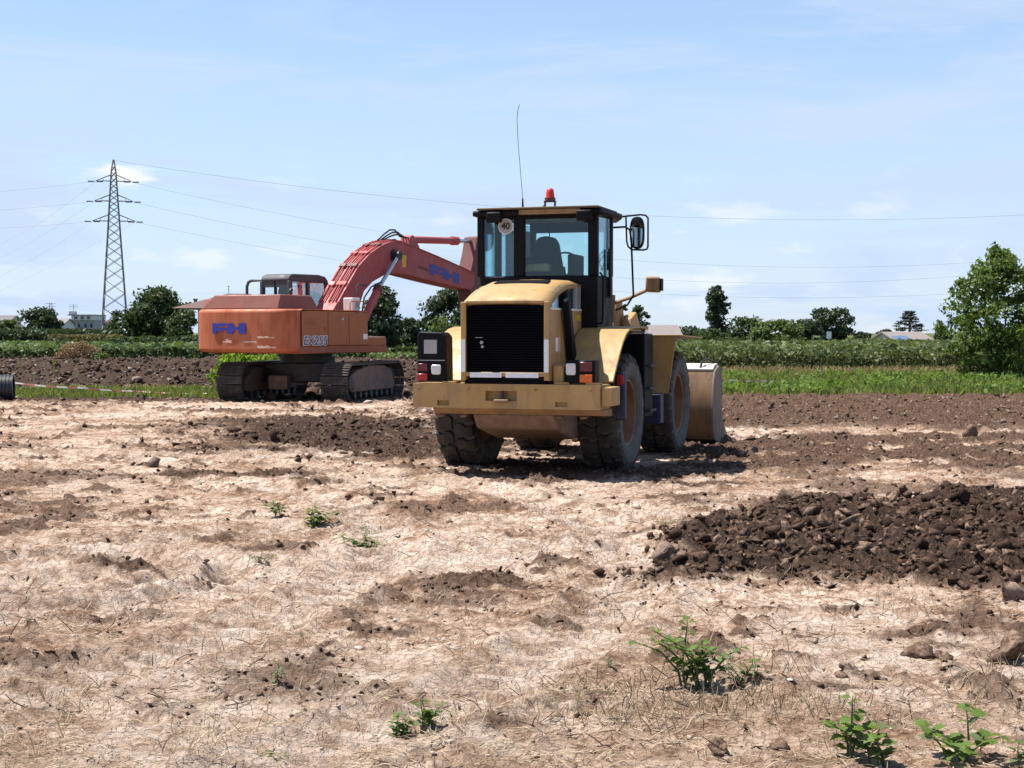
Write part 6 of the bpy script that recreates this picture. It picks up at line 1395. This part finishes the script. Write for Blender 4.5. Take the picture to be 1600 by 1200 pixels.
# ------------------------------------------------------------------ straw, stubble and twigs
def sticks(name, label, x, y, length, rad, tilt, mat, seed, cat='straw'):
    r = np.random.default_rng(seed); n = len(x); z = height(x, y); a = r.uniform(0, 6.283, n); el = tilt(r, n)
    dv = np.stack([np.cos(a)*np.cos(el), np.sin(a)*np.cos(el), np.sin(el)], -1) * length[:, None]
    B = np.stack([x, y, z + .006 + .008 * r.random(n)], -1); s1 = np.cross(dv, np.array([0, 0, 1.0])); s1 /= np.linalg.norm(s1, axis=1)[:, None] + 1e-9; s1 = s1 * rad[:, None]; up = np.array([0, 0, 1.0]) * rad[:, None]
    side = np.cross(s1, dv); side /= np.linalg.norm(side, axis=1)[:, None] + 1e-9; side = side * rad[:, None]
    mid = B + dv * .5 + np.stack([r.normal(0, .06, n), r.normal(0, .06, n), r.normal(.03, .04, n)], -1) * length[:, None]
    tip = B + dv
    V = np.stack([B + s1, B - s1*.5 + side, B - s1*.5 - side, mid + s1, mid - s1*.5 + side, mid - s1*.5 - side, tip + s1*.5, tip - s1*.25 + side*.5, tip - s1*.25 - side*.5], 1)
    f = []
    for k in (0, 3):
        for j in range(3): f.append((k + j, k + (j+1) % 3, k + 3 + (j+1) % 3, k + 3 + j))
    F = (np.arange(n) * 9)[:, None, None] + np.array(f)[None]
    o = np_mesh(name, V.reshape(-1, 3), F.reshape(-1, 4), mat); tag(o, label, cat, kind='stuff'); return o
r = np.random.default_rng(5)
x, y = wedge(42000, 5.0, 13); li = masks(x, y)[2]; dm = masks(x, y)[0]; c_ = fbm(x * 1.3, y * 1.3, 3, 111)
k = r.random(len(x)) < np.clip(li * .9 + .45 * np.clip(c_, 0, 1) * sstep(10, 6.5, y) * (.4 + .6 * (x < -.3)), 0, 1) * (1 - dm); x, y = x[k], y[k]
sticks('straw', 'scattered dry straw lying on the dirt in the foreground', x, y, r.uniform(.02, .11, len(x)), r.uniform(.0008, .0022, len(x)), lambda q, n: q.normal(.05, .12, n), 'straw', 6)
print('straw', len(x))
x, y = wedge(16000, 5.0, 11); c_ = fbm(x * 1.1, y * 1.1, 3, 113); k = (c_ > .12) & (r.random(len(x)) < .35); x, y = x[k], y[k]
sticks('stubble', 'short dry upright stubble stalks in the foreground', x, y, r.uniform(.03, .12, len(x)), r.uniform(.001, .0024, len(x)), lambda q, n: q.uniform(.5, 1.45, n), 'straw', 7)
x, y = wedge(9000, 5.0, 20); c_ = fbm(x * .9, y * .9, 3, 117); k = (c_ > .05) & (r.random(len(x)) < .4); x, y = x[k], y[k]
sticks('twigs', 'dark broken twigs and roots scattered over the dirt', x, y, r.uniform(.03, .16, len(x)), r.uniform(.0012, .0034, len(x)), lambda q, n: q.normal(.15, .35, n), 'twig', 8, 'twigs')
# clumps of upright stubble in front of the bushy weed
cx = np.array([(gx(a, 4200/(b-520)), 4200/(b-520)) for a, b in ((1000, 1120), (1060, 1128), (1110, 1120), (1180, 1110), (1250, 1115), (950, 1130), (1310, 1120), (1220, 1060), (990, 1085))])
q = cx[r.integers(0, len(cx), 200)] + r.normal(0, .13, (200, 2))
sticks('stubble_clumps', 'dry upright stalks around the bushy foreground weed', q[:, 0], q[:, 1], r.uniform(.03, .12, 200), r.uniform(.001, .0024, 200), lambda q_, n: q_.uniform(.8, 1.5, n), 'straw', 9)
q = cx[r.integers(0, len(cx), 110)] + r.normal(0, .14, (110, 2))
sticks('brown_stalks', 'brown upright stalks around the bushy foreground weed', q[:, 0], q[:, 1], r.uniform(.04, .14, 110), r.uniform(.001, .0024, 110), lambda q_, n: q_.uniform(.8, 1.5, n), 'twig', 10)
